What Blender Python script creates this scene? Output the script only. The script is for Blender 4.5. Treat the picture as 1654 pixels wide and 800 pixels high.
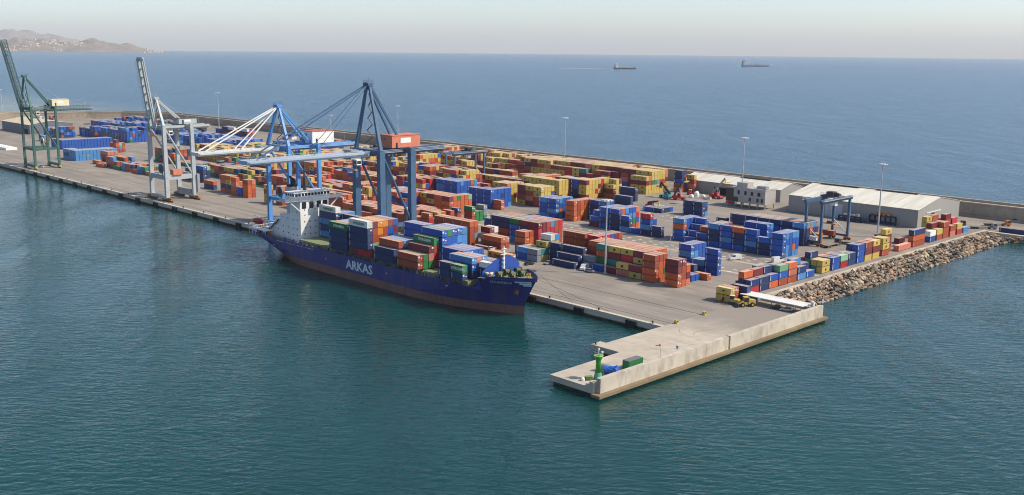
import bpy, bmesh, math, random
import numpy as np
from mathutils import Vector, Matrix
R_ = math.radians
rnd = random.Random(7)
S = bpy.context.scene
for o in list(bpy.data.objects): bpy.data.objects.remove(o)

# ------------------------------------------------------------------ camera
F_PX, CX, CY, CAM_Z = 1641., 827., 400., 90.
AX = np.array([[0.69989938, 0.14380139, -0.69961562],
               [0.71417859, -0.12790632, 0.68817796],
               [0.00947569, -0.98130583, -0.19222144]])   # world axes seen from the camera (right, down, forward)
cam = bpy.data.cameras.new('camera'); camo = bpy.data.objects.new('camera', cam); S.collection.objects.link(camo)
cam.sensor_width = 36; cam.lens = 36 * F_PX / 1654; cam.clip_start = 1; cam.clip_end = 200000
mw = Matrix.Identity(4)
for i in range(3):
    mw[i][0] = AX[i][0]; mw[i][1] = -AX[i][1]; mw[i][2] = -AX[i][2]
mw[2][3] = CAM_Z
camo.matrix_world = mw; S.camera = camo

# ------------------------------------------------------------------ sky and sun
SUN_EL, SUN_AZ = R_(45), R_(38)          # azimuth measured from +X towards +Y
W = bpy.data.worlds.new('World'); S.world = W; W.use_nodes = True
nt = W.node_tree; nt.nodes.clear()
sky = nt.nodes.new('ShaderNodeTexSky'); sky.sky_type = 'NISHITA'; sky.sun_disc = False
sky.sun_elevation = SUN_EL; sky.sun_rotation = R_(90) - SUN_AZ
sky.air_density = 0.7; sky.dust_density = 1.0; sky.ozone_density = 0.2; sky.altitude = 0
bg = nt.nodes.new('ShaderNodeBackground'); bg.inputs[1].default_value = 0.147
wo = nt.nodes.new('ShaderNodeOutputWorld')
nt.links.new(sky.outputs[0], bg.inputs[0]); nt.links.new(bg.outputs[0], wo.inputs[0])
sl = bpy.data.lights.new('sun', 'SUN'); sl.energy = 3.7; sl.angle = R_(0.5); sl.color = (1, 0.90, 0.75)
so = bpy.data.objects.new('sun', sl); S.collection.objects.link(so)
sd = Vector((math.cos(SUN_EL) * math.cos(SUN_AZ), math.cos(SUN_EL) * math.sin(SUN_AZ), math.sin(SUN_EL)))
so.rotation_euler = (-sd).to_track_quat('-Z', 'Y').to_euler(); so.location = (0, 0, 300)
S.view_settings.view_transform = 'Standard'; S.view_settings.look = 'None'
S.view_settings.exposure = 0.40
S.view_settings.use_curve_mapping = False
S.cycles.filter_width = 1.05; S.cycles.max_bounces = 6; S.cycles.volume_bounces = 0

# ------------------------------------------------------------------ helpers
G = 2.8                                   # level of the yard above the water
def gp(px, py, h=0.0, base=G):
    """a place on the yard measured from the survey photograph (h metres above the ground)"""
    d = AX @ np.array([px - CX, py - CY, F_PX]); t = (base + h - CAM_Z) / d[2]
    return d[0] * t, d[1] * t
MATS = {}
def mat(name, col, rough=0.7, metal=0.0, dirt=0.15, dcol=None, scale=0.6, bump=0.0, spec=0.4, stretch=(1, 1, 1), var=0.0, detail=4):
    if name in MATS: return MATS[name]
    m = bpy.data.materials.new(name); m.use_nodes = True; n = m.node_tree; b = n.nodes['Principled BSDF']
    b.inputs['Roughness'].default_value = rough; b.inputs['Metallic'].default_value = metal
    b.inputs['Specular IOR Level'].default_value = spec
    geo = n.nodes.new('ShaderNodeNewGeometry'); mp = n.nodes.new('ShaderNodeMapping'); mp.inputs['Scale'].default_value = stretch
    n.links.new(geo.outputs['Position'], mp.inputs['Vector'])
    no = n.nodes.new('ShaderNodeTexNoise'); no.inputs['Scale'].default_value = scale; no.inputs['Detail'].default_value = detail
    n.links.new(mp.outputs[0], no.inputs['Vector'])
    rp = n.nodes.new('ShaderNodeMapRange'); rp.inputs[1].default_value = 0.42; rp.inputs[2].default_value = 0.72
    rp.inputs[3].default_value = 0; rp.inputs[4].default_value = dirt
    n.links.new(no.outputs[0], rp.inputs[0])
    mx = n.nodes.new('ShaderNodeMix'); mx.data_type = 'RGBA'
    mx.inputs['A'].default_value = (*col, 1); mx.inputs['B'].default_value = (*(dcol or [c * 0.35 for c in col]), 1)
    n.links.new(rp.outputs[0], mx.inputs['Factor'])
    out = mx.outputs['Result']
    if var:
        oi = n.nodes.new('ShaderNodeObjectInfo'); hs = n.nodes.new('ShaderNodeHueSaturation')
        vr = n.nodes.new('ShaderNodeMapRange'); vr.inputs[3].default_value = 1 - var; vr.inputs[4].default_value = 1 + var
        n.links.new(oi.outputs['Random'], vr.inputs[0]); n.links.new(vr.outputs[0], hs.inputs['Value'])
        n.links.new(out, hs.inputs['Color']); out = hs.outputs[0]
    n.links.new(out, b.inputs['Base Color'])
    if bump:
        bp = n.nodes.new('ShaderNodeBump'); bp.inputs['Strength'].default_value = bump; bp.inputs['Distance'].default_value = 0.3
        n.links.new(no.outputs[0], bp.inputs['Height']); n.links.new(bp.outputs[0], b.inputs['Normal'])
    MATS[name] = m
    return m

class MB:
    """collects shapes and links them as one mesh object"""
    def __init__(s): s.v = []; s.f = []; s.m = []
    def add(s, vs, fs, m=0):
        o = len(s.v); s.v += [tuple(v) for v in vs]; s.f += [tuple(i + o for i in f) for f in fs]; s.m += [m] * len(fs); return s
    def box(s, x0, y0, z0, x1, y1, z1, m=0):
        if x0 > x1: x0, x1 = x1, x0
        if y0 > y1: y0, y1 = y1, y0
        if z0 > z1: z0, z1 = z1, z0
        return s.add([(x0, y0, z0), (x1, y0, z0), (x1, y1, z0), (x0, y1, z0), (x0, y0, z1), (x1, y0, z1), (x1, y1, z1), (x0, y1, z1)],
              [(0, 3, 2, 1), (4, 5, 6, 7), (0, 1, 5, 4), (1, 2, 6, 5), (2, 3, 7, 6), (3, 0, 4, 7)], m)
    def beam(s, p, q, w, h=None, w2=None, h2=None, m=0):
        p = Vector(p); q = Vector(q); h = h or w; w2 = w2 or w; h2 = h2 or h
        d = (q - p).normalized(); up = Vector((0, 0, 1)) if abs(d.z) < 0.95 else Vector((0, 1, 0))
        a = d.cross(up).normalized(); b = a.cross(d).normalized()
        vs = []
        for c, ww, hh in ((p, w, h), (q, w2, h2)):
            for sa, sb in ((-1, -1), (1, -1), (1, 1), (-1, 1)): vs.append(c + a * sa * ww / 2 + b * sb * hh / 2)
        return s.add(vs, [(0, 1, 2, 3), (7, 6, 5, 4), (0, 4, 5, 1), (1, 5, 6, 2), (2, 6, 7, 3), (3, 7, 4, 0)], m)
    def tube(s, p, q, r, r2=None, n=8, m=0, cap=True):
        p = Vector(p); q = Vector(q); r2 = r if r2 is None else r2
        d = (q - p).normalized(); up = Vector((0, 0, 1)) if abs(d.z) < 0.95 else Vector((1, 0, 0))
        a = d.cross(up).normalized(); b = a.cross(d).normalized(); vs = []
        for c, rr in ((p, r), (q, r2)):
            for k in range(n):
                t = 2 * math.pi * k / n; vs.append(c + a * math.cos(t) * rr + b * math.sin(t) * rr)
        fs = [(k, k + n, (k + 1) % n + n, (k + 1) % n) for k in range(n)]
        if cap: fs += [tuple(range(n)), tuple(range(2 * n - 1, n - 1, -1))]
        return s.add(vs, fs, m)
    def lathe(s, c, prof, n=16, m=0):
        vs = []; fs = []
        for r, z in prof:
            for k in range(n):
                t = 2 * math.pi * k / n; vs.append((c[0] + r * math.cos(t), c[1] + r * math.sin(t), c[2] + z))
        for i in range(len(prof) - 1):
            for k in range(n):
                fs.append((i * n + k, i * n + (k + 1) % n, (i + 1) * n + (k + 1) % n, (i + 1) * n + k))
        fs.append(tuple(range(n - 1, -1, -1))); fs.append(tuple((len(prof) - 1) * n + k for k in range(n)))
        return s.add(vs, fs, m)
    def prism(s, poly, z0, z1, m=0):
        n = len(poly); vs = [(x, y, z0) for x, y in poly] + [(x, y, z1) for x, y in poly]
        return s.add(vs, [tuple(range(n - 1, -1, -1)), tuple(range(n, 2 * n))] + [(k, (k + 1) % n, (k + 1) % n + n, k + n) for k in range(n)], m)
    def extr_y(s, prof, y0, y1, m=0):      # profile in (x, z) swept along y
        n = len(prof); vs = [(x, y0, z) for x, z in prof] + [(x, y1, z) for x, z in prof]
        return s.add(vs, [tuple(range(n)), tuple(range(2 * n - 1, n - 1, -1))] + [(k + n, (k + 1) % n + n, (k + 1) % n, k) for k in range(n)], m)
    def extr_x(s, prof, x0, x1, m=0):      # profile in (y, z) swept along x
        n = len(prof); vs = [(x0, y, z) for y, z in prof] + [(x1, y, z) for y, z in prof]
        return s.add(vs, [tuple(range(n - 1, -1, -1)), tuple(range(n, 2 * n))] + [(k, (k + 1) % n, (k + 1) % n + n, k + n) for k in range(n)], m)
    def lattice(s, p, q, w, h, bays, r=0.12, m=0):   # truss girder with four chords
        p = Vector(p); q = Vector(q); d = (q - p).normalized()
        up = Vector((0, 0, 1)) if abs(d.z) < 0.9 else Vector((0, 1, 0))
        a = d.cross(up).normalized(); b = a.cross(d).normalized(); L = (q - p).length
        def P(t, i): sa, sb = ((-1, -1), (1, -1), (1, 1), (-1, 1))[i % 4]; return p + d * (L * t) + a * sa * w / 2 + b * sb * h / 2
        for i in range(4): s.tube(P(0, i), P(1, i), r * 1.5, n=5, m=m)
        for k in range(bays):
            t0, t1 = k / bays, (k + 1) / bays
            for i in range(4):
                s.tube(P(t0, i), P(t0, i + 1), r, n=4, m=m)
                s.tube(P(t0, i), P(t1, i + 1), r, n=4, m=m) if k % 2 else s.tube(P(t1, i), P(t0, i + 1), r, n=4, m=m)
        return s
    def mesh(s, name, mats, origin=(0, 0, 0), smooth=False):
        me = bpy.data.meshes.new(name)
        ox, oy, oz = origin
        me.from_pydata([(x - ox, y - oy, z - oz) for x, y, z in s.v], [], s.f)
        for mm in (mats if isinstance(mats, (list, tuple)) else [mats]): me.materials.append(mm)
        me.polygons.foreach_set('material_index', s.m)
        if smooth: me.polygons.foreach_set('use_smooth', [True] * len(s.f))
        bm = bmesh.new(); bm.from_mesh(me); bmesh.ops.recalc_face_normals(bm, faces=bm.faces); bm.to_mesh(me); bm.free()
        me.update(); return me
def link(o, parent=None):
    S.collection.objects.link(o)
    if parent is not None: o.parent = parent
    return o
def tag(o, label=None, cat=None, group=None, kind=None):
    if label: o['label'] = label
    if cat: o['category'] = cat
    if group: o['group'] = group
    if kind: o['kind'] = kind
    return o
def solo(name, mb, mats, label=None, cat=None, group=None, kind=None, origin=(0, 0, 0), smooth=False):
    o = bpy.data.objects.new(name, mb.mesh(name, mats, origin, smooth)); o.location = origin
    return tag(link(o), label, cat, group, kind)
def root(name, loc, label, cat, group=None, rz=0):
    o = bpy.data.objects.new(name, None); o.location = loc; o.rotation_euler = (0, 0, rz); o.empty_display_size = 0.5
    return tag(link(o), label, cat, group)
def part(name, mb, mats, parent, label=None, smooth=False, origin=(0, 0, 0)):
    o = bpy.data.objects.new(name, mb.mesh(name, mats, origin, smooth)); link(o, parent)
    if label: o['label'] = label
    return o
def copy_tree(o, parent=None):
    c = o.copy(); S.collection.objects.link(c)
    if parent is not None: c.parent = parent
    for ch in list(o.children): copy_tree(ch, c)
    return c
def text_mb(body, size, bold=0.0):
    """lettering as a mesh builder lying in the xz plane, centred, facing -y"""
    cu = bpy.data.curves.new('t', 'FONT'); cu.body = body; cu.size = size; cu.align_x = 'CENTER'; cu.align_y = 'CENTER'
    cu.offset = bold; cu.extrude = 0.02; cu.resolution_u = 2
    ob = bpy.data.objects.new('t', cu); S.collection.objects.link(ob)
    dg = bpy.context.evaluated_depsgraph_get(); me = bpy.data.meshes.new_from_object(ob.evaluated_get(dg))
    mb = MB(); mb.add([(v.co.x, -v.co.z, v.co.y) for v in me.vertices], [tuple(p.vertices) for p in me.polygons])
    bpy.data.objects.remove(ob); bpy.data.curves.remove(cu); bpy.data.meshes.remove(me)
    return mb
def shift(mb, dx, dy, dz):
    mb.v = [(x + dx, y + dy, z + dz) for x, y, z in mb.v]; return mb

# ------------------------------------------------------------------ materials
WHITE = mat('white_paint', (0.78, 0.78, 0.75), 0.5, dirt=0.25, dcol=(0.5, 0.45, 0.38))
BLACK = mat('black_rubber', (0.02, 0.02, 0.022), 0.8)
GLASS = mat('dark_glass', (0.02, 0.03, 0.04), 0.12, spec=0.6)
STEEL = mat('grey_steel', (0.34, 0.35, 0.35), 0.55, 0.3, dirt=0.3)
DSTEEL = mat('dark_steel', (0.07, 0.075, 0.08), 0.6, 0.3, dirt=0.3)
GALV = mat('galvanised_steel', (0.5, 0.52, 0.53), 0.5, 0.3)
RUST = mat('rusty_steel', (0.30, 0.12, 0.05), 0.85, dirt=0.5, dcol=(0.1, 0.04, 0.025))
YEL = mat('yellow_paint', (0.60, 0.41, 0.07), 0.55, dirt=0.6, dcol=(0.22, 0.15, 0.06), scale=1.5)
ORG = mat('orange_paint', (0.72, 0.22, 0.03), 0.5, dirt=0.5)
REDP = mat('red_paint', (0.55, 0.03, 0.03), 0.45, dirt=0.25)
TEALP = mat('teal_paint', (0.08, 0.36, 0.38), 0.45, dirt=0.25)
MARK = mat('road_paint', (0.68, 0.67, 0.62), 0.7, dirt=0.6, dcol=(0.35, 0.33, 0.3), scale=1.5)

def concrete(name, c1, c2, c3, tracks=0.5, stain=0.0, fade=None, joints=0.0, tide=False):
    m = bpy.data.materials.new(name); m.use_nodes = True; n = m.node_tree; b = n.nodes['Principled BSDF']
    b.inputs['Roughness'].default_value = 0.9; b.inputs['Specular IOR Level'].default_value = 0.25
    geo = n.nodes.new('ShaderNodeNewGeometry')
    def noise(scale, st, lo, hi, detail=5, rough=0.6):
        mp = n.nodes.new('ShaderNodeMapping'); mp.inputs['Scale'].default_value = st
        n.links.new(geo.outputs['Position'], mp.inputs['Vector'])
        no = n.nodes.new('ShaderNodeTexNoise'); no.inputs['Scale'].default_value = scale; no.inputs['Detail'].default_value = detail
        no.inputs['Roughness'].default_value = rough
        n.links.new(mp.outputs[0], no.inputs['Vector'])
        r = n.nodes.new('ShaderNodeMapRange'); r.inputs[1].default_value = lo; r.inputs[2].default_value = hi
        n.links.new(no.outputs[0], r.inputs[0]); return r.outputs[0]
    def mix(f, a, bcol):
        mx = n.nodes.new('ShaderNodeMix'); mx.data_type = 'RGBA'; n.links.new(f, mx.inputs['Factor'])
        if isinstance(a, tuple): mx.inputs['A'].default_value = (*a, 1)
        else: n.links.new(a, mx.inputs['A'])
        mx.inputs['B'].default_value = (*bcol, 1); return mx.outputs['Result']
    c = mix(noise(0.035, (1, 1, 1), 0.35, 0.65), c1, c2)
    f = noise(0.12, (0.12, 2.2, 1), 0.45, 0.7)
    ml = n.nodes.new('ShaderNodeMath'); ml.operation = 'MULTIPLY'; ml.inputs[1].default_value = tracks; n.links.new(f, ml.inputs[0])
    c = mix(ml.outputs[0], c, c3)
    f = noise(0.5, (1, 1, 1), 0.55, 0.8)
    ml = n.nodes.new('ShaderNodeMath'); ml.operation = 'MULTIPLY'; ml.inputs[1].default_value = 0.45; n.links.new(f, ml.inputs[0])
    c = mix(ml.outputs[0], c, tuple(x * 0.62 for x in c1))
    if joints:     # slab joints
        bk = n.nodes.new('ShaderNodeTexBrick'); bk.inputs['Scale'].default_value = 1.0; bk.inputs['Brick Width'].default_value = 12.0; bk.inputs['Row Height'].default_value = 6.0
        bk.inputs['Mortar Size'].default_value = 0.09; bk.inputs['Mortar Smooth'].default_value = 0.3; bk.offset = 0.0
        n.links.new(geo.outputs['Position'], bk.inputs['Vector'])
        ml = n.nodes.new('ShaderNodeMath'); ml.operation = 'MULTIPLY'; ml.inputs[1].default_value = joints; n.links.new(bk.outputs['Fac'], ml.inputs[0])
        c = mix(ml.outputs[0], c, tuple(x * 0.45 for x in c1))
        f = noise(0.09, (0.35, 1, 1), 0.60, 0.72, 6, 0.7); ml = n.nodes.new('ShaderNodeMath'); ml.operation = 'MULTIPLY'; ml.inputs[1].default_value = 0.55; n.links.new(f, ml.inputs[0])
        c = mix(ml.outputs[0], c, tuple(x * 0.5 for x in c1))
        f = noise(0.06, (0.5, 1, 1), 0.58, 0.75, 5, 0.6); ml = n.nodes.new('ShaderNodeMath'); ml.operation = 'MULTIPLY'; ml.inputs[1].default_value = 0.6; n.links.new(f, ml.inputs[0])
        c = mix(ml.outputs[0], c, tuple(min(1, x * 1.35) for x in c1))
    if tide:       # weed and wet band left by the tide
        sp = n.nodes.new('ShaderNodeSeparateXYZ'); n.links.new(geo.outputs['Position'], sp.inputs[0])
        nz = noise(0.5, (1, 1, 1), 0.3, 0.7); ml = n.nodes.new('ShaderNodeMath'); ml.operation = 'MULTIPLY_ADD'; ml.inputs[1].default_value = -0.45; n.links.new(nz, ml.inputs[0]); n.links.new(sp.outputs['Z'], ml.inputs[2])
        mr = n.nodes.new('ShaderNodeMapRange'); mr.inputs[1].default_value = 0.45; mr.inputs[2].default_value = 0.1; n.links.new(ml.outputs[0], mr.inputs[0])
        c = mix(mr.outputs[0], c, (0.035, 0.035, 0.02))
    if stain:      # streaks running down the walls
        f = noise(0.35, (1, 1, 0.45), 0.45, 0.75)
        ml = n.nodes.new('ShaderNodeMath'); ml.operation = 'MULTIPLY'; ml.inputs[1].default_value = stain; n.links.new(f, ml.inputs[0])
        c = mix(ml.outputs[0], c, (0.17, 0.13, 0.085))
    if fade:       # another paving sets in along y
        sp = n.nodes.new('ShaderNodeSeparateXYZ'); n.links.new(geo.outputs['Position'], sp.inputs[0])
        nz = noise(0.08, (1, 1, 1), 0.3, 0.7); ml = n.nodes.new('ShaderNodeMath'); ml.operation = 'MULTIPLY_ADD'; ml.inputs[1].default_value = 22; n.links.new(nz, ml.inputs[0]); n.links.new(sp.outputs['Y'], ml.inputs[2])
        mr = n.nodes.new('ShaderNodeMapRange'); mr.inputs[1].default_value = fade[0]; mr.inputs[2].default_value = fade[1]; n.links.new(ml.outputs[0], mr.inputs[0])
        c = mix(mr.outputs[0], c, fade[2])
    n.links.new(c, b.inputs['Base Color']); MATS[name] = m
    return m
YARD = concrete('yard_concrete', (0.31, 0.272, 0.228), (0.235, 0.208, 0.178), (0.185, 0.167, 0.145), 0.8, joints=0.5)
PIER = concrete('pier_concrete', (0.54, 0.475, 0.385), (0.46, 0.405, 0.325), (0.40, 0.355, 0.29), 0.4, 0.25, (262, 288, (0.27, 0.238, 0.202)), joints=0.3)
WALLC = concrete('wall_concrete', (0.56, 0.50, 0.41), (0.47, 0.42, 0.34), (0.42, 0.38, 0.32), 0.3, 0.6)
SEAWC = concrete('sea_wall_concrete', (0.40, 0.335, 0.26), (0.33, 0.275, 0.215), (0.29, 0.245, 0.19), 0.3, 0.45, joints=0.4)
CAPC = concrete('coping_concrete', (0.56, 0.49, 0.40), (0.47, 0.42, 0.34), (0.42, 0.36, 0.29), 0.5)
WETC = concrete('wet_concrete', (0.27, 0.205, 0.125), (0.18, 0.14, 0.085), (0.13, 0.105, 0.07), 0.3, 0.6, tide=True)

# ------------------------------------------------------------------ sea
EARTH = 7.43e6
def sea():
    m = bpy.data.materials.new('sea_water'); m.use_nodes = True; n = m.node_tree; b = n.nodes['Principled BSDF']
    b.inputs['Roughness'].default_value = 0.16; b.inputs['IOR'].default_value = 1.333
    b.inputs['Specular Tint'].default_value = (0.80, 0.92, 1.0, 1)
    b.subsurface_method = 'BURLEY'; b.inputs['Subsurface Weight'].default_value = 1.0; b.inputs['Subsurface Radius'].default_value = (0.4, 1.0, 1.0); b.inputs['Subsurface Scale'].default_value = 14.0
    geo = n.nodes.new('ShaderNodeNewGeometry')
    def noise(scale, st, rz=0, detail=3, dist=0.0):
        rt = n.nodes.new('ShaderNodeMapping'); rt.inputs['Rotation'].default_value = (0, 0, rz)      # turn first, then stretch
        n.links.new(geo.outputs['Position'], rt.inputs['Vector'])
        mp = n.nodes.new('ShaderNodeMapping'); mp.inputs['Scale'].default_value = st
        n.links.new(rt.outputs[0], mp.inputs['Vector'])
        no = n.nodes.new('ShaderNodeTexNoise'); no.inputs['Scale'].default_value = scale; no.inputs['Detail'].default_value = detail
        no.inputs['Distortion'].default_value = dist
        n.links.new(mp.outputs[0], no.inputs['Vector']); return no.outputs[0]
    big = noise(0.006, (1, 2.0, 1), 0.5, 4)
    mx = n.nodes.new('ShaderNodeMix'); mx.data_type = 'RGBA'
    mr = n.nodes.new('ShaderNodeMapRange'); mr.inputs[1].default_value = 0.35; mr.inputs[2].default_value = 0.68; n.links.new(big, mr.inputs[0])
    n.links.new(mr.outputs[0], mx.inputs['Factor'])
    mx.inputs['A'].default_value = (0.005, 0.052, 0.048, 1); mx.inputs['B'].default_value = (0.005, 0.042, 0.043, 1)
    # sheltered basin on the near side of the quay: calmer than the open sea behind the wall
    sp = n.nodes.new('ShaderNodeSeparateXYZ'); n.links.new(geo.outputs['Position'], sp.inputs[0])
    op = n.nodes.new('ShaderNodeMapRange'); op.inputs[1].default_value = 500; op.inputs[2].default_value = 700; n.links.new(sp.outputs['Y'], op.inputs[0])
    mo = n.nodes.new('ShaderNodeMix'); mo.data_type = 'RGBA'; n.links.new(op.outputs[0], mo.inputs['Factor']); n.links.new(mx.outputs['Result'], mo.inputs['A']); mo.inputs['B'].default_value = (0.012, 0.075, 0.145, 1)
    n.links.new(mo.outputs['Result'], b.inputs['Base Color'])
    rg = n.nodes.new('ShaderNodeMapRange'); rg.inputs[3].default_value = 0.07; rg.inputs[4].default_value = 0.22
    n.links.new(op.outputs[0], rg.inputs[0]); n.links.new(rg.outputs[0], b.inputs['Roughness'])
    def mul(a, k):
        q = n.nodes.new('ShaderNodeMath'); q.operation = 'MULTIPLY'; n.links.new(a, q.inputs[0]); q.inputs[1].default_value = k; return q.outputs[0]
    def addn(a, c):
        q = n.nodes.new('ShaderNodeMath'); q.operation = 'ADD'; n.links.new(a, q.inputs[0]); n.links.new(c, q.inputs[1]); return q.outputs[0]
    h = addn(mul(noise(0.36, (0.42, 1.5, 1), R_(-38), 3, 0.5), 1.0), mul(noise(0.42, (0.5, 1.5, 1), R_(-72), 3, 0.5), 0.6))
    h = addn(h, mul(noise(0.9, (0.6, 1.4, 1), R_(-45), 2, 0.3), 0.16))
    h = addn(h, mul(noise(0.06, (0.6, 1.5, 1), R_(-50), 2), 0.8))
    gust = noise(0.012, (1, 3.0, 1), 0.75, 4, 0.5); gr = n.nodes.new('ShaderNodeMapRange'); gr.inputs[1].default_value = 0.35; gr.inputs[2].default_value = 0.65; gr.inputs[3].default_value = 0.6; gr.inputs[4].default_value = 1.35; n.links.new(gust, gr.inputs[0])
    hm_ = n.nodes.new('ShaderNodeMath'); hm_.operation = 'MULTIPLY'; n.links.new(h, hm_.inputs[0]); n.links.new(gr.outputs[0], hm_.inputs[1]); h = hm_.outputs[0]
    ca = n.nodes.new('ShaderNodeMapRange'); ca.inputs[3].default_value = 0.22; ca.inputs[4].default_value = 1.0; n.links.new(op.outputs[0], ca.inputs[0])
    h2 = n.nodes.new('ShaderNodeMath'); h2.operation = 'MULTIPLY'; n.links.new(h, h2.inputs[0]); n.links.new(ca.outputs[0], h2.inputs[1]); h = h2.outputs[0]
    bp = n.nodes.new('ShaderNodeBump'); bp.inputs['Strength'].default_value = 1.0; bp.inputs['Distance'].default_value = 1.3
    n.links.new(h, bp.inputs['Height']); n.links.new(bp.outputs[0], b.inputs['Normal'])
    rings = [0, 60, 150, 300, 500, 800, 1200, 1800, 2600, 3600, 5000, 7000, 9000, 11500, 14000, 17000, 20000, 23000, 26000, 29000, 32000, 35000, 39000]
    N = 180; vs = [(0, 0, 0)]; fs = []
    for r in rings[1:]:
        for k in range(N): t = 2 * math.pi * k / N; vs.append((r * math.cos(t), r * math.sin(t), -r * r / (2 * EARTH)))
    for k in range(N): fs.append((0, 1 + k, 1 + (k + 1) % N))
    for i in range(len(rings) - 2):
        a = 1 + i * N; c = a + N
        for k in range(N): fs.append((a + k, c + k, c + (k + 1) % N, a + (k + 1) % N))
    mb = MB(); mb.add(vs, fs)
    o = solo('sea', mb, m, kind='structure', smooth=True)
    return o
sea()

# ------------------------------------------------------------------ land: yard, quay, pier, walls
Q = 255.8                                 # quay face
XR = -190.6                               # right edge of the yard
yard_poly = [(-1700, Q + 1.6), (-191.2, Q + 1.6), (-191.2, 310), (XR, 310), (XR, 517), (220, 517), (220, 572), (-1160, 572), (-1235, 520), (-1285, 430), (-1330, 330), (-1700, 330)]
mb = MB(); mb.prism(yard_poly, -4, G); solo('ground', mb, YARD, kind='structure')
mb = MB(); mb.box(-1700, Q, 0.9, -191.2, Q + 1.58, G + 0.02)
mb.box(-1700, Q + 0.35, -4, -191.2, Q + 1.58, 0.88, 1)
solo('quay_wall', mb, [CAPC, WETC], 'pale concrete quay edge running along the moored ship and under the cranes', 'quay wall')
# pier
pier = root('pier', (-177, 240, 0), 'pale concrete pier arm with raised outer wall carrying the green light tower', 'pier')
PO = (-177, 240, 0)
deck = MB()
deck.prism([(-181.8, 193.8), (-166.2, 193.8), (-166.2, 309.9), (-191.18, 309.9), (-191.18, 228.4), (-193.4, 228.4), (-193.4, 223.9), (-182.2, 223.9)], 1.12, G + 0.006)
part('deck', deck, PIER, pier, origin=PO)
led = MB(); led.prism([(-181.2, 194.6), (-164.0, 194.6), (-164.0, 311.0), (-190.2, 311.0), (-190.2, 229.0), (-192.6, 229.0), (-192.6, 224.6), (-181.2, 224.6)], -4, 0.55)
led.box(-166.15, 193.0, 0.56, -163.2, 311.8, 1.35)
part('base_ledge', led, WETC, pier, origin=PO)
par = MB(); par.box(-166.1, 194.9, 1.37, -164.6, 254.0, 5.35); par.box(-166.1, 254.9, 1.37, -164.6, 310.6, 5.35)
par.box(-167.6, 193.9, G + 0.01, -166.12, 194.9, 4.3); par.box(-168.9, 193.95, G + 0.01, -167.62, 194.8, 3.5)
part('parapet', par, WALLC, pier, origin=PO)
# edge wall above the rocks
mb = MB(); mb.box(XR + 0.01, 313.4, 0.2, XR + 1.7, 517.5, G + 1.0)
solo('edge_wall', mb, WALLC, 'low pale concrete wall along the top of the rock slope', 'wall')
mb = MB(); mb.box(-190.5, 310.9, 0.2, -166, 312.6, G + 0.9)
solo('edge_wall', mb, WALLC, 'short pale kerb wall behind the white canopy, beside the boulders', 'wall')
mb = MB(); mb.box(XR + 1.75, 516, -3, 220, 518.6, G + 0.35)
solo('edge_wall', mb, CAPC, 'low concrete wall along the far inner basin at right edge', 'wall')
# sea wall
sw = root('sea_wall', (-600, 560, 0), 'long grey concrete sea wall with pale coping between the terminal and open sea', 'sea wall')
pts = [(220, 560), (-300, 561), (-700, 561), (-1000, 562), (-1150, 561), (-1185, 550), (-1210, 528), (-1232, 495), (-1250, 455), (-1262, 415), (-1272, 370), (-1300, 330)]
def offs(pts, d):
    out = []
    for i, p in enumerate(pts):
        a = Vector(pts[max(0, i - 1)]); c = Vector(pts[min(len(pts) - 1, i + 1)]); t = (c - a).normalized()
        out.append((p[0] + t.y * d, p[1] - t.x * d))
    return out
def ribbon(p0, p1, z0, z1):
    n = len(p0); vs = []
    for (a, b) in zip(p0, p1): vs += [(a[0], a[1], z0), (b[0], b[1], z0), (b[0], b[1], z1), (a[0], a[1], z1)]
    fs = []
    for i in range(n - 1):
        for k in range(4): fs.append((i * 4 + k, i * 4 + (k + 1) % 4, i * 4 + 4 + (k + 1) % 4, i * 4 + 4 + k))
    fs += [(3, 2, 1, 0), tuple(n * 4 - 4 + k for k in range(4))]
    m = MB(); m.add(vs, fs); return m
SO = (-600, 560, 0)
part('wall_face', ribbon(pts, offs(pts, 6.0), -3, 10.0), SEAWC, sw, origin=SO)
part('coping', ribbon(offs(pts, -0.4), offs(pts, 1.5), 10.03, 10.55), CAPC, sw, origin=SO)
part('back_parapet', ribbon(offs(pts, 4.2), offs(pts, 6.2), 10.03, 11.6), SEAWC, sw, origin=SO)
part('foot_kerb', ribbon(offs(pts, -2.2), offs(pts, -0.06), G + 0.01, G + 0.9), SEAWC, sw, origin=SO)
# crane rails and markings
mb = MB()
for y in (261.2, 277.8): mb.box(-1600, y - 0.22, G + 0.003, -191.5, y + 0.22, G + 0.010)
solo('crane_rail', mb, DSTEEL, 'pair of dark crane rails set in the quay concrete', 'rail')
mb = MB()
for (ax, ay, bx, by, n_) in ((1030, 412, 1330, 470, 0),):
    for yy in (342, 346.5, 366, 370.5):
        for k in range(34):
            x = -212 - k * 6.2
            mb.box(x, yy, G + 0.004, x + 1.9, yy + 0.9, G + 0.012)
for k in range(26):
    for yy in (433, 437.5): mb.box(-290 - k * 6.2, yy, G + 0.004, -288 - k * 6.2, yy + 0.9, G + 0.012)
for k in range(5): mb.box(-212 + k * 2.2, 316 + (k % 2) * 3, G + 0.004, -210.6 + k * 2.2, 317 + (k % 2) * 3, G + 0.012)
tag(solo('yard_marking', mb, MARK), kind='structure')
mb = MB()
for (x, y, w, h) in ((-295, 341, 200, 2.2), (-295, 361, 200, 2.2), (-295, 376, 200, 1.8)):
    mb.box(x - w / 2, y, G + 0.004, x + w / 2, y + h, G + 0.009)
tag(solo('wheel_track', mb, mat('tyre_worn_concrete', (0.43, 0.37, 0.28), 0.9, dirt=0.6, dcol=(0.3, 0.27, 0.23), scale=0.3, stretch=(0.1, 1, 1))), kind='structure')
mb = MB(); r2 = random.Random(9)
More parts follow.
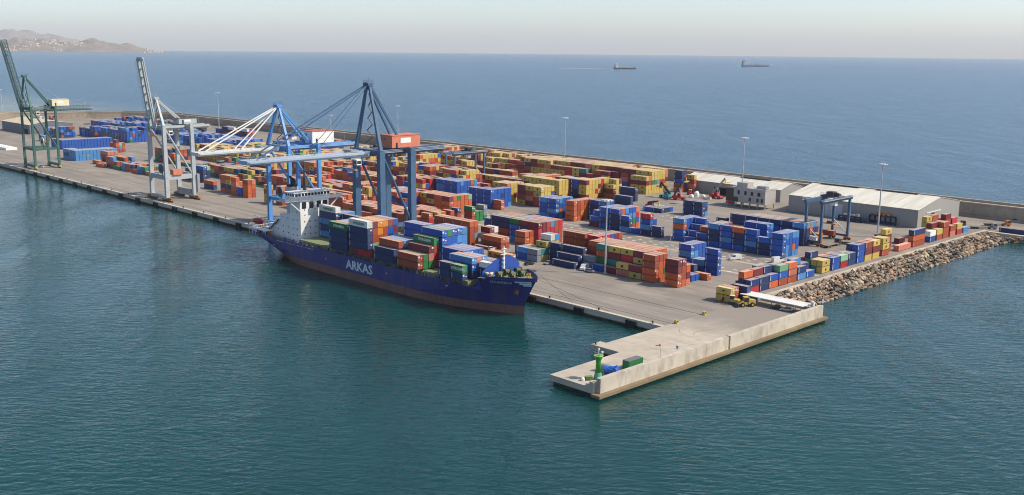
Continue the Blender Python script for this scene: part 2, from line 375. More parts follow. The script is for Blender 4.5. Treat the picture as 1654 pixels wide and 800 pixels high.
for k in range(26):
    cx_, cy_ = (r2.uniform(-186, -172), r2.uniform(238, 262)) if k < 9 else (r2.uniform(-300, -195), r2.uniform(262, 300)); ra = r2.uniform(5, 22); a0 = r2.uniform(0, 6.28); sp_ = r2.uniform(.7, 2.2); vs = []; nn = 18
    for i in range(nn + 1):
        a = a0 + sp_ * i / nn
        for w_ in (0, .28): vs.append((cx_ + (ra + w_) * math.cos(a), cy_ + (ra + w_) * math.sin(a), G + .013 + k * .0006))
    if all(-190.5 < v[0] < -168.5 and 230 < v[1] < 300 or (v[0] < -191.5 and v[1] > 259) for v in vs): mb.add(vs, [(2 * i, 2 * i + 1, 2 * i + 3, 2 * i + 2) for i in range(nn)])
tag(solo('tyre_marks', mb, mat('tyre_mark_grey', (0.27, 0.24, 0.20), 0.9, dirt=0.9, dcol=(0.30, 0.265, 0.22), scale=0.5)), kind='structure')
# fenders, bollards on the quay
fm = MB(); fm.box(-1.7, -0.75, -1.2, 1.7, 0, 1.1); fm.box(-2.0, -0.95, -1.3, -1.72, 0, 1.2); fm.box(1.72, -0.95, -1.3, 2.0, 0, 1.2)
fme = fm.mesh('fender', BLACK)
bm_ = MB(); bm_.lathe((0, 0, 0), [(0.42, 0), (0.36, 0.1), (0.24, 0.2), (0.24, 0.55), (0.42, 0.62), (0.40, 0.8), (0.2, 0.88)], 10)
bme = bm_.mesh('bollard', DSTEEL)
ords = ['first', 'second', 'third', 'fourth', 'fifth', 'sixth', 'seventh', 'eighth', 'ninth', 'tenth', 'eleventh', 'twelfth', 'thirteenth', 'fourteenth', 'fifteenth', 'sixteenth', 'seventeenth', 'eighteenth', 'nineteenth', 'twentieth', 'twenty-first', 'twenty-second', 'twenty-third', 'twenty-fourth', 'twenty-fifth', 'twenty-sixth', 'twenty-seventh', 'twenty-eighth']
vis = [0, 1, 2] + list(range(9, 25))
for q, k in enumerate(vis):
    x = -203.4 - 23.0 * k
    o = bpy.data.objects.new('fender', fme); o.location = (x, Q - 0.003, 1.2); link(o)
    side = f'{ords[k]} from the pier' if k < 3 else f'{ords[q - 3]} one beyond the ship stern'
    tag(o, f'black rubber fender on the quay face, {side}', 'fender', 'black fenders along the quay')
    o = bpy.data.objects.new('bollard', bme); o.location = (x + 8, Q + 0.8, G + 0.02); link(o)
    tag(o, f'dark mooring bollard on the quay edge, {side}', 'bollard', 'mooring bollards along the quay')
o = bpy.data.objects.new('bollard', bme); o.location = (-192.3, 224.9, G + 0.006); link(o); tag(o, 'mooring bollard on the stub corner of the pier', 'bollard')
for (px, py, lab) in ((1092, 523, 'yellow rail stop block nearest the quay edge'), (1137, 509, 'yellow rail stop block on the inner crane rail')):
    x, y = gp(px, py); mb = MB(); mb.box(-0.7, -0.5, 0, 0.7, 0.5, 0.35); mb.box(-0.45, -0.45, 0.352, 0.45, 0.45, 1.15); mb.tube((0.45, 0, .8), (0.8, 0, .8), .22, m=1)
    o = solo('rail_stop', mb, [YEL, DSTEEL], lab, 'rail stop'); o.location = (x, y, G + 0.011)

# ------------------------------------------------------------------ rock slope
def rocks():
    base = MB()
    def prof(t): return None
    vs = []; fs = []
    ys = [311.5, 330, 380, 430, 480, 507, 515.5]
    base.add([(XR + 1.6, y, 3.0) for y in ys] + [(-175.5, y, -2.0) for y in ys], [(i, i + 1, i + 8, i + 7) for i in range(6)])
    solo('rock_bank', base, mat('dark_rock', (0.05, 0.045, 0.04), 0.95), kind='structure')
    cols = [(0.40, 0.30, 0.20), (0.30, 0.235, 0.17), (0.42, 0.265, 0.165), (0.20, 0.17, 0.14), (0.50, 0.40, 0.28)]
    rm = [mat(f'boulder_stone_{n}', c, 0.9, dirt=0.5, dcol=tuple(x * 0.5 for x in c), scale=0.9, var=0.25) for n, c in zip('abcde', cols)]
    variants = []
    for k in range(14):
        bm = bmesh.new(); bmesh.ops.create_icosphere(bm, subdivisions=1, radius=1)
        r2 = random.Random(100 + k)
        sx, sy, sz = r2.uniform(.75, 1.25), r2.uniform(.6, 1.0), r2.uniform(.5, .8)
        for v in bm.verts:
            f = r2.uniform(.62, 1.2); v.co = Vector((v.co.x * sx * f, v.co.y * sy * f, v.co.z * sz * f))
        mb = MB(); mb.add([tuple(v.co) for v in bm.verts], [tuple(v.index for v in f.verts) for f in bm.faces]); bm.free()
        variants.append((mb, mb.mesh('boulder', rm[k % 5])))
    places = []
    r2 = random.Random(5)
    # main bank (x from the wall to the water), the round end at the far corner, the small bank by the inner basin
    y = 313.5
    while y < 515:
        x = XR + 2.6
        while x < -176.2:
            if not (x > -178 and y < 318):
                t = (x - XR - 1.7) / 13.0
                places.append((x + r2.uniform(-.5, .5), y + r2.uniform(-.55, .55), 3.35 - 4.0 * t + r2.uniform(-.1, .45), r2.uniform(.85, 1.65)))
            x += 1.75
        y += 1.95
    for k in range(220):
        x = r2.uniform(-176, -100); y = r2.uniform(511.0, 515.5)
        places.append((x, y, (y - 511) * 0.75 - 0.6, r2.uniform(.6, 1.1)))
    for k in range(60):
        a = r2.uniform(0, 1.2); rr = r2.uniform(2, 9); places.append((-179 + rr * math.sin(a), 514.5 - rr * math.cos(a) * .3, 2.2 - 0.33 * rr, r2.uniform(.7, 1.2)))
    dist = lambda p: -p[3] / math.sqrt(p[0] ** 2 + p[1] ** 2) * (1 if p[2] > -0.6 else 0.2)
    places.sort(key=dist)
    rest = MB(); rest_m = []
    for i, (x, y, z, s) in enumerate(places):
        k = r2.randrange(14); rot = Matrix.Rotation(r2.uniform(0, 6.28), 4, 'Z') @ Matrix.Rotation(r2.uniform(-.6, .6), 4, 'X')
        if i < 300:
            o = bpy.data.objects.new('boulder', variants[k][1]); o.matrix_world = Matrix.Translation((x, y, z)) @ rot @ Matrix.Scale(s, 4); link(o)
            tag(o, 'angular tan boulder among its neighbours in the rock slope below the edge wall', 'boulder', 'large boulders of the rock slope')
        else:
            mm = Matrix.Translation((x, y, z)) @ rot @ Matrix.Scale(s, 4)
            rest.add([mm @ Vector(v) for v in variants[k][0].v], variants[k][0].f, k % 5)
    solo('rubble', rest, rm, 'rubble of smaller tan boulders filling the bank down to the water', 'boulders', kind='stuff')
rocks()
# ------------------------------------------------------------------ containers
COL = {  # letter: (word, paint)
    'B': ('royal blue', (0.018, 0.095, 0.40)), 'b': ('light blue', (0.07, 0.25, 0.54)), 'N': ('navy', (0.022, 0.045, 0.145)),
    'O': ('orange', (0.54, 0.12, 0.038)), 'r': ('brick red', (0.36, 0.075, 0.035)), 'M': ('maroon', (0.19, 0.03, 0.042)),
    'R': ('red', (0.46, 0.028, 0.04)), 'Y': ('yellow', (0.56, 0.41, 0.105)), 'G': ('green', (0.025, 0.20, 0.06)),
    'T': ('teal', (0.04, 0.22, 0.20)), 'W': ('white', (0.74, 0.74, 0.69)), 'S': ('grey', (0.22, 0.25, 0.29)),
    'P': ('salmon', (0.55, 0.19, 0.13)), 'g': ('pale green', (0.22, 0.44, 0.27)), 'A': ('amber', (0.66, 0.24, 0.03)), 'H': ('green', (0.02, 0.24, 0.09))}
DUST = (0.66, 0.56, 0.43)
def paint_of(c):
    p = COL[c][1]
    a = mat(f'{COL[c][0].replace(" ", "_")}_container_paint', p, 0.55, dirt=0.35, dcol=tuple(x * 0.55 + 0.02 for x in p), scale=0.35, var=0.18)
    if c == 'H': return a, mat('grey_container_roof_cover', (0.16, 0.16, 0.165), 0.8, dirt=0.3)
    k = 0.46
    t = tuple(x * (1 - k) + d * k for x, d in zip(p, DUST))
    k2 = 0.6
    b = mat(f'{COL[c][0].replace(" ", "_")}_container_roof', t, 0.7, dirt=0.8, dcol=tuple(x * (1 - k2) + d * k2 for x, d in zip(p, DUST)), scale=0.12, var=0.15)
    return a, b
LEN = {20: 6.06, 40: 12.19}
CW, CH = 2.44, 2.6
GAP_SHADE = mat('container_gap_shade', (0.03, 0.03, 0.032), 0.9)
MWHITE = mat('container_mark_white', (0.75, 0.76, 0.76), 0.6, dirt=0.5, dcol=(0.3, 0.35, 0.45), scale=3)
MDARK = mat('container_mark_dark', (0.05, 0.045, 0.03), 0.7)
MGREEN = mat('container_mark_green', (0.03, 0.22, 0.08), 0.6)
def cont_shape(L, H, c, logo=True):
    """one box: corner posts, rails, recessed panels, roof, door bars on the +x end. slots: paint, roof, gap shade, white, dark"""
    l = LEN[L]; x0, x1, y0, y1 = -l / 2, l / 2, -CW / 2, CW / 2; m = MB(); e = 0.05
    m.box(x0 + e, y0 + e, 0.14, x1 - e, y1 - e, H - 0.06, 0)
    for f in m.m: pass
    m.m[1] = 1                                            # roof
    for y in (y0, y1 - 0.14):
        m.box(x0, y, 0, x1, y + 0.14, 0.17, 2 if y == y0 else 0)            # bottom rails, front one near-black to paint the shaded gap between tiers
        m.box(x0, y, H - 0.13, x1, y + 0.14, H - 0.02, 0); m.m[-5] = 1
    for x in (x0, x1 - 0.14):
        m.box(x, y0 + 0.14, H - 0.13, x + 0.14, y1 - 0.14, H - 0.02, 0); m.m[-5] = 1
        for y in (y0, y1 - 0.16): m.box(x - 0.004, y, 0.17, x + 0.15, y + 0.16, H - 0.13, 0)
    n = 13 if L == 20 else 27                             # pressed side panels
    for k in range(n):
        xa = x0 + 0.25 + (l - 0.5) * (k + 0.2) / n; m.box(xa, y0 + 0.02, 0.17, xa + 0.17, y0 + e - 0.002, H - 0.13, 0)
    if logo:
        if c in 'BbN':                                    # upright lettering at the left end of the side
            for k in range(5): m.box(x0 + 0.42, y0 - 0.012, H - 0.42 - k * 0.36, x0 + 0.74, y0 - 0.004, H - 0.68 - k * 0.36, 3)
        elif c == 'Y':                                    # dark square emblem
            m.box(-0.55, y0 - 0.012, H * .5 - .45, .55, y0 - 0.004, H * .5 + .5, 4)
        elif c in 'OrP':
            for k in range(4): m.box(x0 + 0.42, y0 - 0.012, H - 0.5 - k * 0.4, x0 + 0.62, y0 - 0.004, H - 0.76 - k * 0.4, 3)
    return m
def door_shape(L, H, c, k):
    l = LEN[L]; m = MB(); x = l / 2 - 0.048
    m.box(x, -1.05, 0.18, x + 0.03, -0.012, H - 0.14, 0); m.box(x, 0.012, 0.18, x + 0.03, 1.05, H - 0.14, 0)
    for y in (-0.75, -0.3, 0.3, 0.75): m.tube((x + 0.06, y, 0.16), (x + 0.06, y, H - 0.12), 0.03, n=5, m=1)
    if k == 1:
        m.box(x + 0.05, 0.15, H - 1.0, x + 0.055, 0.95, H - 0.45, 2)
    if k == 2:
        m.box(x + 0.05, -0.95, H - 1.1, x + 0.055, -0.2, H - 0.4, 2); m.box(x + 0.05, 0.2, H - 1.3, x + 0.055, 0.9, H - 1.0, 2)
    return m
CONT = []      # every container: dict(x,y,z centre base, L, H, c, rot, desc, row, col, tier, top)
def put(x, y, z, L, H, c, rot, desc, row, col, tier, ntier, ncol, nrow, sign=None):
    CONT.append(dict(x=x, y=y, z=z, L=L, H=H, c=c, rot=rot, desc=desc, row=row, col=col, tier=tier, nt=ntier, nc=ncol, nr=nrow, sign=sign))
PALS = {'u': 'BBBBBBbbNr', 'd': 'NNNNNNBSM', 'o': 'OOOOOrrrMRP', 'y': 'YYYYYYYMMrrP', 'm': 'OOrrMYYBNRG', 'k': 'YYYYMMrrBNTO'}
def blk(desc, x, y, cols, L=20, th=2.65, z0=G, rot=0, gapx=0.28, gapy=0.26, seed=0):
    """columns step along -x from the right-hand end, rows step along +y from the front; a row is a string of tiers from the ground up,
    or '4*o' for four tiers picked from palette o"""
    r2 = random.Random(hash(desc) % 1000 if False else sum(map(ord, desc)) + seed)
    l = LEN[L]
    dx, dy = (l + gapx, CW + gapy) if rot == 0 else (CW + gapx, l + gapy)
    ox, oy = (l / 2, CW / 2) if rot == 0 else (CW / 2, l / 2)
    cols = [c.split() for c in cols]; nr = max(len(c) for c in cols)
    for ci, rows in enumerate(cols):
        for ri, rr in enumerate(rows):
            if rr in ('-', ''): continue
            if '*' in rr:
                k, p = rr.split('*'); p = PALS.get(p, p)
                if '-' in k: a, b = k.split('-'); k = r2.randint(int(a), int(b))
                rr = ''.join(r2.choice(p) for _ in range(int(k)))
            for ti, ch in enumerate(rr):
                jx = r2.uniform(-.05, .05); jy = r2.uniform(-.03, .03)
                put(x - ox - ci * dx + jx, y + oy + ri * dy + jy, z0 + 0.005 + ti * th, L, th - 0.07, ch, rot, desc, ri, ci, ti, len(rr), len(cols), nr)
def top(px, py, k, th=2.65): return gp(px, py, k * th)

# ---- right edge rows: boxes lying across, ends towards the camera
E = lambda y, cols, d, L=20: blk(d, -195.9, y, cols, L, rot=1)
E(314.4, ['RN', 'NNO'], 'near end, rock wall row')
E(321.0, ['NN', 'rrM', 'Ng', 'M'], 'rock wall row, beside the orange box')
E(327.6, ['OB', 'NNN', 'rSS'], 'rock wall row, right of pale green')
E(334.3, ['rBg', 'rNS', 'r'], 'rock wall row, pale green stack')
E(341.0, ['rPO', 'Nb'], 'rock wall row, tall salmon stack')
E(348.0, ['bN', 'rSb'], 'rock wall row, beside the salmon stack')
E(354.6, ['B', 'NN', 'Nr', 'bB'], 'rock wall row, low blue box')
E(366.5, ['YY', 'TY', 'NTN', 'MR'], 'rock wall row, first yellow pair')
E(374.6, ['BB', 'NN', 'rP'], 'rock wall row, blue pair')
E(381.5, ['Rg', 'NB', 'Nr'], 'rock wall row, green on red')
E(388.2, ['NN', 'NS'], 'rock wall row, dark blue pair')
E(395.5, ['BBB', 'NBN'], 'rock wall row, tall blue stack')
E(402.5, ['YMr', 'rMr', 'NB'], 'rock wall row, maroon and yellow')
E(409.5, ['YMY', 'rYP', 'NN'], 'rock wall row, yellow topped stack')
E(418.5, ['rYY', 'YYY', '-'], 'rock wall row, double yellow')
E(426.0, ['-', 'rMMY', 'YrM'], 'rock wall row, tall maroon stack')
E(434.2, ['P'], 'rock wall row, single long salmon', 40)
E(448.5, ['rON'], 'rock wall row, navy topped stack', 40)
E(452.0, ['-', '-', '-', 'M'], 'rock wall row, lone maroon')
E(466.3, ['BW', 'Br'], 'rock wall row, white topped stack')
E(474.0, ['rY', 'YYM', 'MYYY'], 'rock wall row, behind the white box')
E(481.0, ['rrr', 'MSr', 'YYrr'], 'rock wall row, tall red stack')
E(489.0, ['Pr', 'rrrM', 'rrM'], 'rock wall row, past the red stack')
E(497.0, ['RY', 'rRR'], 'rock wall row, last yellow')
E(505.0, ['b'], 'far end, rock wall row')
blk('inner basin quay', -172.5, 520.0, ['N'], 40)
blk('pier corner', -193.2, 297.8, ['YY rr'], 20); blk('pier corner, behind yellow', -191.2, 305.0, ['NN', '-'], 20)
blk('pier corner, small grey', -188.4, 309.8 - 2.6, ['S'], 20)
# ---- blue block beside the van
blk('blue block by van', -223.0, 381.6, ['BBBB bbBb BBBB bOBb bBBb', 'NNB', 'NbBB B', 'BNNO NN', 'BbBB BBB', 'BNNb NNNS NNNS NNNr', 'NB BBr BBB', 'B BB BBB BBBB', 'BBOb BbBB BBBB BBBB BBBB'], gapx=0.42)
blk('rear of van block', -241, 398.2, ['BBBB BBBb', 'BBBB BBBB'])
blk('dark block by gantry', -231, 413.0, ['NNNb NNNS NNOS NNNb NNNS', 'NNNN NNNO NNOO NNNb', 'NNBN NNNS NNNO NNNS', 'NNNN NNNS NNNS NNNO', 'NMMN NNNb NNNS NNNO'])
blk('dark block by gantry, long boxes', *gp(1213, 349, 2 * 2.65), ['NN Nr'], 40)
blk('lone boxes by dark block', *gp(1173, 361), ['N'])
blk('tall navy block', -310.5, 447.0, ['NNN bNB', 'NNN NNN'])
# ---- blue block in the middle
blk('middle blue block', -287.2, 380.9, ['NN', 'NbBR NNB', 'B', 'bNB', 'NNNB OrOO BbBb bBbB rGbB OBRP', 'BNBB BBBb BBBB BBBB BBBN', 'MB NBB NBB'], gapx=0.4)
blk('middle blue block, rear row', -333, 395.8, ['BBBb BBBB', 'BBNB'])
blk('long navy stacks', -360.7, 449.0, ['NN', '-'], 40); blk('tall navy stack', -369.0, 463.5, ['NNN'], 40)
blk('low row by teal handler', -332.2, 440.2, ['N N N B', 'B N N b'])
# ---- orange block and blue block in the next lane
blk('orange block', -345.7, 384.5, ['OOOO Orrr rAOO OOOr OGrO OSOO'])
blk('blue block by orange block', -357.2, 383.1, ['BbBB bOBb BBBB BBbB BBBb', 'bBBb BBBB BbBB BBBB'])
blk('orange pair', -397.6, 382.5, ['OO'], 40); blk('orange pair, left side', -410.5, 382.5, ['M'])
# ---- front lane
blk('front brown stack', -220.0, 303.2, ['OOMM OrrM PMO'])
blk('tall blue stacks behind brown', -221.9, 331.7, ['BBBB', 'Nb Nb'], th=2.65)
blk('low stacks behind brown', -219.5, 321.5, ['O', 'NN', 'B'])
blk('flat blue boxes behind brown', -222.5, 315.5, ['B B', '-'])
blk('blue group behind brown', -234.6, 331.5, ['BBbB NbbB NNBB BBBB', 'N', 'N'])
blk('front orange stack', -231.0, 303.5, ['OOrr OOOr OGOr OOW'])
blk('front yellow row', -237.6, 303.4, ['YM rrYM 4*o OOOO OOOO OOOO', 'PY rMRY 4*o OOOR rOOA OOOO', 'M rTMY 4*o OOMr OOrO OOOO', 'B RGOT 4*o OOOO OrOS OOOO', '- - OOrO OOrO OOOO OOOO'])
blk('navy long boxes', -268.0, 298.7, ['N NN NNN'], 40); blk('navy long boxes, left', -281.2, 304.2, ['NNN'])
blk('grey boxes by navy', -262.4, 304.3, ['SS'])
blk('low row by white car', -287.3, 297.4, ['SS YT YTY YYYW YYYb', 'Bb YT YY'])
blk('brown stack by ship bow', -299.5, 302.4, ['rrOO rrOr'])
blk('brick red long boxes', -279.5, 318.0, ['4*r 4*r', 'rrrr rrrr'])
blk('red block', -272.0, 318.0, ['RMRR RRRR rrrR bBbB rMrM rrMr'])
x, y = top(870, 360.5, 4)
blk('maroon block', x, y, ['rRRM rRMM RRRr MMRb RRrr rrRR', 'rNNM MMrr RRRb rrRR MRrP RrRb', 'bBBG NNNg MMMr RRRb rrrR RRRB'])
blk('long navy side', x - 19.3, y, ['rrNN rNNS NNMr NNRr NNBr'], 40)
blk('blue pair left of navy', x - 33, y + 3, ['rNB', '-'])
blk('brick row above ship', -334.1, 302.0, ['rrrO OSrO', 'rrrr rrrr', 'rrrr OOrr', 'rrrr OrrY'])
blk('small stack by brick row', -328.4, 309.0, ['bWM SSW'])
blk('orange long box', -317.0, 305.0, ['rO rP'], 40)
blk('orange long box, flat rack', -318.0, 300.8, ['r'], 40, th=1.2)
# ---- second line of lanes
blk('orange cluster', -399.5, 346.6, ['OOOM OOOO OOOG OOOO OOOO OOOg', 'OOOO OOrO OrOO OOOO', 'YMYM OOOO OrOO OrOO', 'OrOY OOOO rrOO OOOO'])
blk('navy by orange cluster', -380.0, 335.1, ['rrN', '-', '-'])
blk('green boxes by orange cluster', -379.0, 344.0, ['rrG GG GG GSS'])
x, y = top(763, 310.6, 4)
blk('blue block with white doors', x, 381.0, ['BBBB BbBB BBBB BBNB BBBB bBBB', 'BBBB BBBB BBBB', 'NBBB NBBB'])
blk('large blue block', -443, 390.3, ['BBBB BBBb BBBB BBBB rrrO bbbb rrr', 'BBBB BBBB BBBB BBBB BbBB', 'BbbB BBBb BBBB BBBB', 'NNNN BBBB'])
blk('blue and brick pair', -438.2, 410.4, ['rrr', 'NNB'])
blk('navy pair', -412.5, 410.6, ['NN'])
blk('yellow stack by orange pair', -413.1, 402.2, ['rYYP YYYY YMYY YYYY YPYY', 'YMTY YYYY YYYY YYYY'], th=2.85)
blk('yellow block by blue block', -389.3, 405.4, ['rrYY MBYY MBYY YMBY', 'MPrY YYYY YYYY YYYY', 'YrMM MYYY YYYY'], th=2.85)
blk('yellow row behind', -403.3, 435.2, ['MYYY YYYY YYYY', 'YMYY YYYY', 'MYYY YYYY YYNY', 'YYYY YYYY YYYY', 'YYMY YYYY'], th=2.85)
blk('yellow end stacks', -393.0, 447.5, ['MYYM YYYY YYYY YRYY MYMY rrrR YGYY BrYY', 'NNBB YYYY YYYY YYYY', 'rrMM YYYY YYYY', '4*k 4*k 4*k 4*k'], th=2.85)
blk('yellow end stacks, outer', -384.5, 462.0, ['rMY YYYY YrYM'], th=2.85)
blk('orange row behind yellow', -439.8, 460.4, ['OOO OOO OOO OOO OrO OOO', 'rOr OOO rOO OOO', 'bbb rOO'], th=2.85)
blk('yellow lane, low', -424, 436.0, ['YYY YYY', 'YYM YYY 4*y', 'YYr YYY 4*y', '3*y 3*y 3*y', '3*y 3*y 3*y', 'MYY 3*y 3*y', '3*y 3*y 3*y', '3*y 3*y', '3*y 3*y'], th=2.85)
blk('yellow lane by wall', -383.4, 492.0, ['YYMY YYrP YYGYY YYTYY YYSYY YMrYY YYrYY', 'rYMY YMYM MYrYY YYYYY YYYYY YYYYY YYYYY', '- - MMMMM YYYYY YYYYY YYYYY YYYYY', '- - MBPrM YYYYY YYYYY YYYYY'], th=2.75)
blk('navy end of yellow lane', -374.5, 516.0, ['PrBNN rBBrN', '-'], th=2.75); blk('navy end of yellow lane, last', -369, 521.5, ['rPrY'], th=2.75)
blk('yellow lane, left part', -409, 494.0, ['- NBMM 5*y 5*y 5*y 5*y 5*y 5*y 5*y 5*y', 'MMYM MYYM 5*y 5*y 5*y 5*y 5*y 5*y 5*y 5*y', 'SYMr 4*k 5*y 5*y 5*y 5*y 5*y 5*y 5*y 5*y', 'BBR bbB 5*y 5*y 5*y 5*y 5*y 5*y 5*y 5*y', 'YYMT 4*k 5*y 5*y 5*y 5*y 5*y 5*y 5*y 5*y', '4*y 4*k 5*y 5*y 5*y 5*y 5*y 5*y 5*y', 'MMRR YMYY 5*y 5*y 5*y 5*y 5*y 5*y 5*y 5*y', '4*y 4*y 5*y 5*y 5*y 5*y 5*y 5*y 5*y 5*y', 'YTYM YYYW 5*y 5*y 5*y 5*y 5*y 5*y 5*y', '5*y 5*y 5*y 5*y 5*y 5*y 5*y 5*y 5*y', '5*y 5*y 5*y 5*y 5*y 5*y 5*y 5*y', 'MYYMM 5*y 5*y 5*y 5*y 5*y 5*y 5*y 5*y', '5*k 5*y 5*y 5*y 5*y 5*y 5*y 5*y', '4*k 5*y 5*y 5*y 5*y 5*y 5*y', 'YYR YYRR 4*y 4*y 4*y 4*y', 'MMr 4*y 4*y 4*y 5*y 5*y 5*y 5*y', 'YYY 4*y 4*y 4*y 4*y', 'YYr 4*y 4*y 4*y 5*y 5*y 5*y 5*y', '4*y 4*y 4*y 5*y 5*y 5*y 5*y', '3*m 4*y 4*y 5*y 5*y 5*y 5*y'], th=2.75)
blk('yellow lane by wall, back rows', -388, 514.5, ['5*y 5*y', '5*y 5*y 5*y', '5*y 5*y 5*y', '5*y 5*y 5*y'], th=2.75)
blk('yellow lane, inner', -470, 462.0, ['YWr YYr', 'rrr YYY 3*y', '3*k 3*y', '3*k 3*y 4*y', '3*k 3*y 4*y', 'OOO OOO OOO', 'OOO OOO OOO', '4*y 4*y 4*y', '3*y 4*y 4*y'], th=2.85)
# ---- behind the cranes
def field(desc, x1, x0, y, rows, pal, lo, hi, seed, L=20, skip=0.08, th=2.65):
    r2 = random.Random(seed); cols = []; n = int((x1 - x0) / (LEN[L] + .28)); h = hi
    for k in range(n):
        rws = []
        if r2.random() < skip: cols.append(''); continue
        if r2.random() < 0.35: h = r2.randint(lo, hi)
        for j in range(rows): rws.append(f'{max(1, min(hi, h + r2.choice((0, 0, 0, -1))))}*{pal}')
        cols.append(' '.join(rws))
    blk(desc, x1, y, cols, L, th=th, seed=seed)
field('front lane behind crane', -364, -484, 303.0, 6, 'OOOOrrOMRY', 3, 4, 3, skip=0.02)
field('second lane behind cranes', -424, -566, 336.0, 7, 'OOOrrMORYB', 3, 4, 4, skip=0.03)
field('third lane behind cranes', -464, -612, 381.5, 6, 'OOOrrYMBYR', 3, 4, 5, skip=0.06)
field('fourth lane behind cranes', -462, -640, 412.0, 6, 'OOrYYMMB', 3, 5, 6, skip=0.06)
field('fifth lane behind cranes', -545, -700, 446.0, 7, 'YYYYMrOB', 2, 5, 8, skip=0.1, th=2.85)
field('sixth lane behind cranes', -538, -660, 494.0, 8, 'YYYYMMrO', 3, 5, 9, skip=0.1, th=2.85)
# ---- left yard
blk('orange stacks left of crane', -526.6, 301.8, ['OOOr rrOP', '-'])
blk('orange stacks left of crane, blue pair', -535, 302.5, ['BB'])
blk('orange stacks, farther left', -541.3, 302.4, ['OOPO OOO'])
blk('mixed stacks by grey crane', -550.0, 303.7, ['rNYO OrNr', 'ONOO OOrG'])
blk('low orange by grey crane', -571, 303.7, ['NO', '-'], 40)
blk('yellow stacks under blue crane', -499.5, 299.7, ['YYrY', '-', '-'])
blk('brown stacks under blue crane', -489, 301.0, ['rrMP 4*o 4*o', '-'])
blk('navy stacks by grey crane', -605.2, 315.0, ['NNNB SNNg', 'NNN NNN'], 40)
field('lanes by grey crane', -560, -640, 336.0, 6, 'OrNNYYGrM', 3, 4, 11, skip=0.1)
field('yellow field past grey crane', -632, -755, 381.0, 8, 'YYYYYYMrP', 3, 4, 12, skip=0.04, th=2.85)
field('yellow field past grey crane, back', -640, -735, 412.0, 7, 'YYYYYGMr', 3, 4, 31, skip=0.06, th=2.85)
field('blue lanes past grey crane', -760, -900, 430.0, 8, 'BBBBbbN', 3, 4, 13, skip=0.1)
field('blue lanes past grey crane, back', -740, -930, 464.0, 6, 'BBbNbrB', 1, 3, 14, skip=0.3)
field('mixed lots by sea wall', -700, -960, 510.0, 3, 'BBNrOWM', 1, 3, 32, L=40, skip=0.45)
field('mixed stacks beyond grey crane', -655, -735, 305.0, 5, 'OrrBbNGO', 1, 4, 15, skip=0.15)
field('blue stacks beyond grey crane', -640, -748, 350.0, 6, 'NNBrOGr', 1, 4, 16, skip=0.2)
blk('pale blue block', -781.5, 303.2, ['bbb bbb bbb bSb bbb bbb bbb brb bbb bbS bbb bbb', 'bNb rbb bbb'], 40)
blk('brick stacks', -759.5, 318.5, ['rrP rrP OrP Pr', 'MrP'], 20)
blk('low orange boxes', -748, 307.0, ['O'], 40); blk('low orange boxes, nearer', -727, 300.8, ['O'], 40)
blk('green box by navy', -705.4, 303.8, ['G', 'G']); blk('navy by green box', -703, 307, ['NN NN', 'N'])
blk('long royal blue block', -875.2, 329.0, ['BBB BBB BBB BBB BBB BBB BBB BBB BBB BBB BBB BBB BBB BBB BBB BBB', 'BBB'], 40)
blk('brown stack by royal blue block', -822, 352, ['rrOM rbg rOr', 'rOr'])
blk('blue stacks, left yard', -912.6, 400.0, ['BBBB bBBB bbrr', 'NBBb BBBB', 'BBb'], 20)
blk('long blue stacks, left yard', -935, 402.0, ['BBB', 'BBB NN', 'BBb'], 40)
blk('tall blue stack, left yard', -955, 436.0, ['BBBBB BBBB', '-', 'NNB'], 20)
field('blue lanes beyond green crane', -900, -1010, 396.0, 7, 'BBBBbBrGN', 3, 5, 33, skip=0.15)
field('blue lanes beyond green crane, middle', -950, -1060, 428.0, 7, 'BBBBbBrN', 3, 5, 34, skip=0.15)
field('blue lanes beyond green crane, back', -940, -1090, 462.0, 6, 'BBNrBbG', 3, 5, 35, skip=0.25)
field('blue boxes by the shed', -985, -1035, 370.0, 5, 'BBbrN', 2, 4, 36, skip=0.2)
field('farthest left lanes', -1040, -1130, 470.0, 4, 'BNrBOG', 2, 5, 23, skip=0.3)
blk('lone blue box, left quay', -960, 345, ['Ob RR', 'bN'], 20)
field('boxes beyond the shed', -1185, -1235, 435.0, 2, 'rOBNW', 2, 3, 24, skip=0.2)
# stray boxes on the yard
blk('box held by gantry', -231.0, 440.5, ['r'], z0=G + 1.3); blk('amber boxes under gantry', -227.6, 421.8, ['AA'])
blk('green pier box', -169.2, 212.4, ['H'], rot=1)

# ---- on the ship
SZ = 10.35
SHIPC = []
def ship(x1, row, tiers, L=40, th=2.75, z=SZ, desc='', signs=None, dx=0.0):
    l = LEN[L]; y = 229.3 + row * 2.5
    for ti, ch in enumerate(tiers):
        put(x1 - l / 2, y + CW / 2, z + ti * th, L, th - 0.07, ch, 0, desc, row, 0, ti, len(tiers), 1, 9, (signs or {}).get(ti))
d = 'ship bay at deckhouse'
ship(-351.3, 5, 'bNbNW', desc=d, signs={4: ('EVERGREEN', MGREEN)}); ship(-351.3, 6, 'bbbb', desc=d); ship(-351.3, 7, 'bbbb', desc=d); ship(-351.3, 8, 'bbbb', desc=d)
d = 'second ship bay'
ship(-338.6, 6, 'NNNN', desc=d); ship(-338.6, 7, 'NNN', desc=d); ship(-338.6, 8, 'NNN', desc=d)
d = 'ship bay of green-topped stack'
ship(-325.9, 0, 'NNNG', desc=d, signs={3: ('EVERGREEN', WHITE)}, th=2.8)
for k, t in enumerate(('BBNP', 'BBBb', 'NBBb', 'BBB')): ship(-325.9, k + 1, t, desc=d)
d = 'ship bay of tallest stack'
ship(-318.5 + .1, 0, 'M', 20, desc=d, th=2.7); ship(-312.3, 0, 'R', 20, desc=d, th=2.7); 
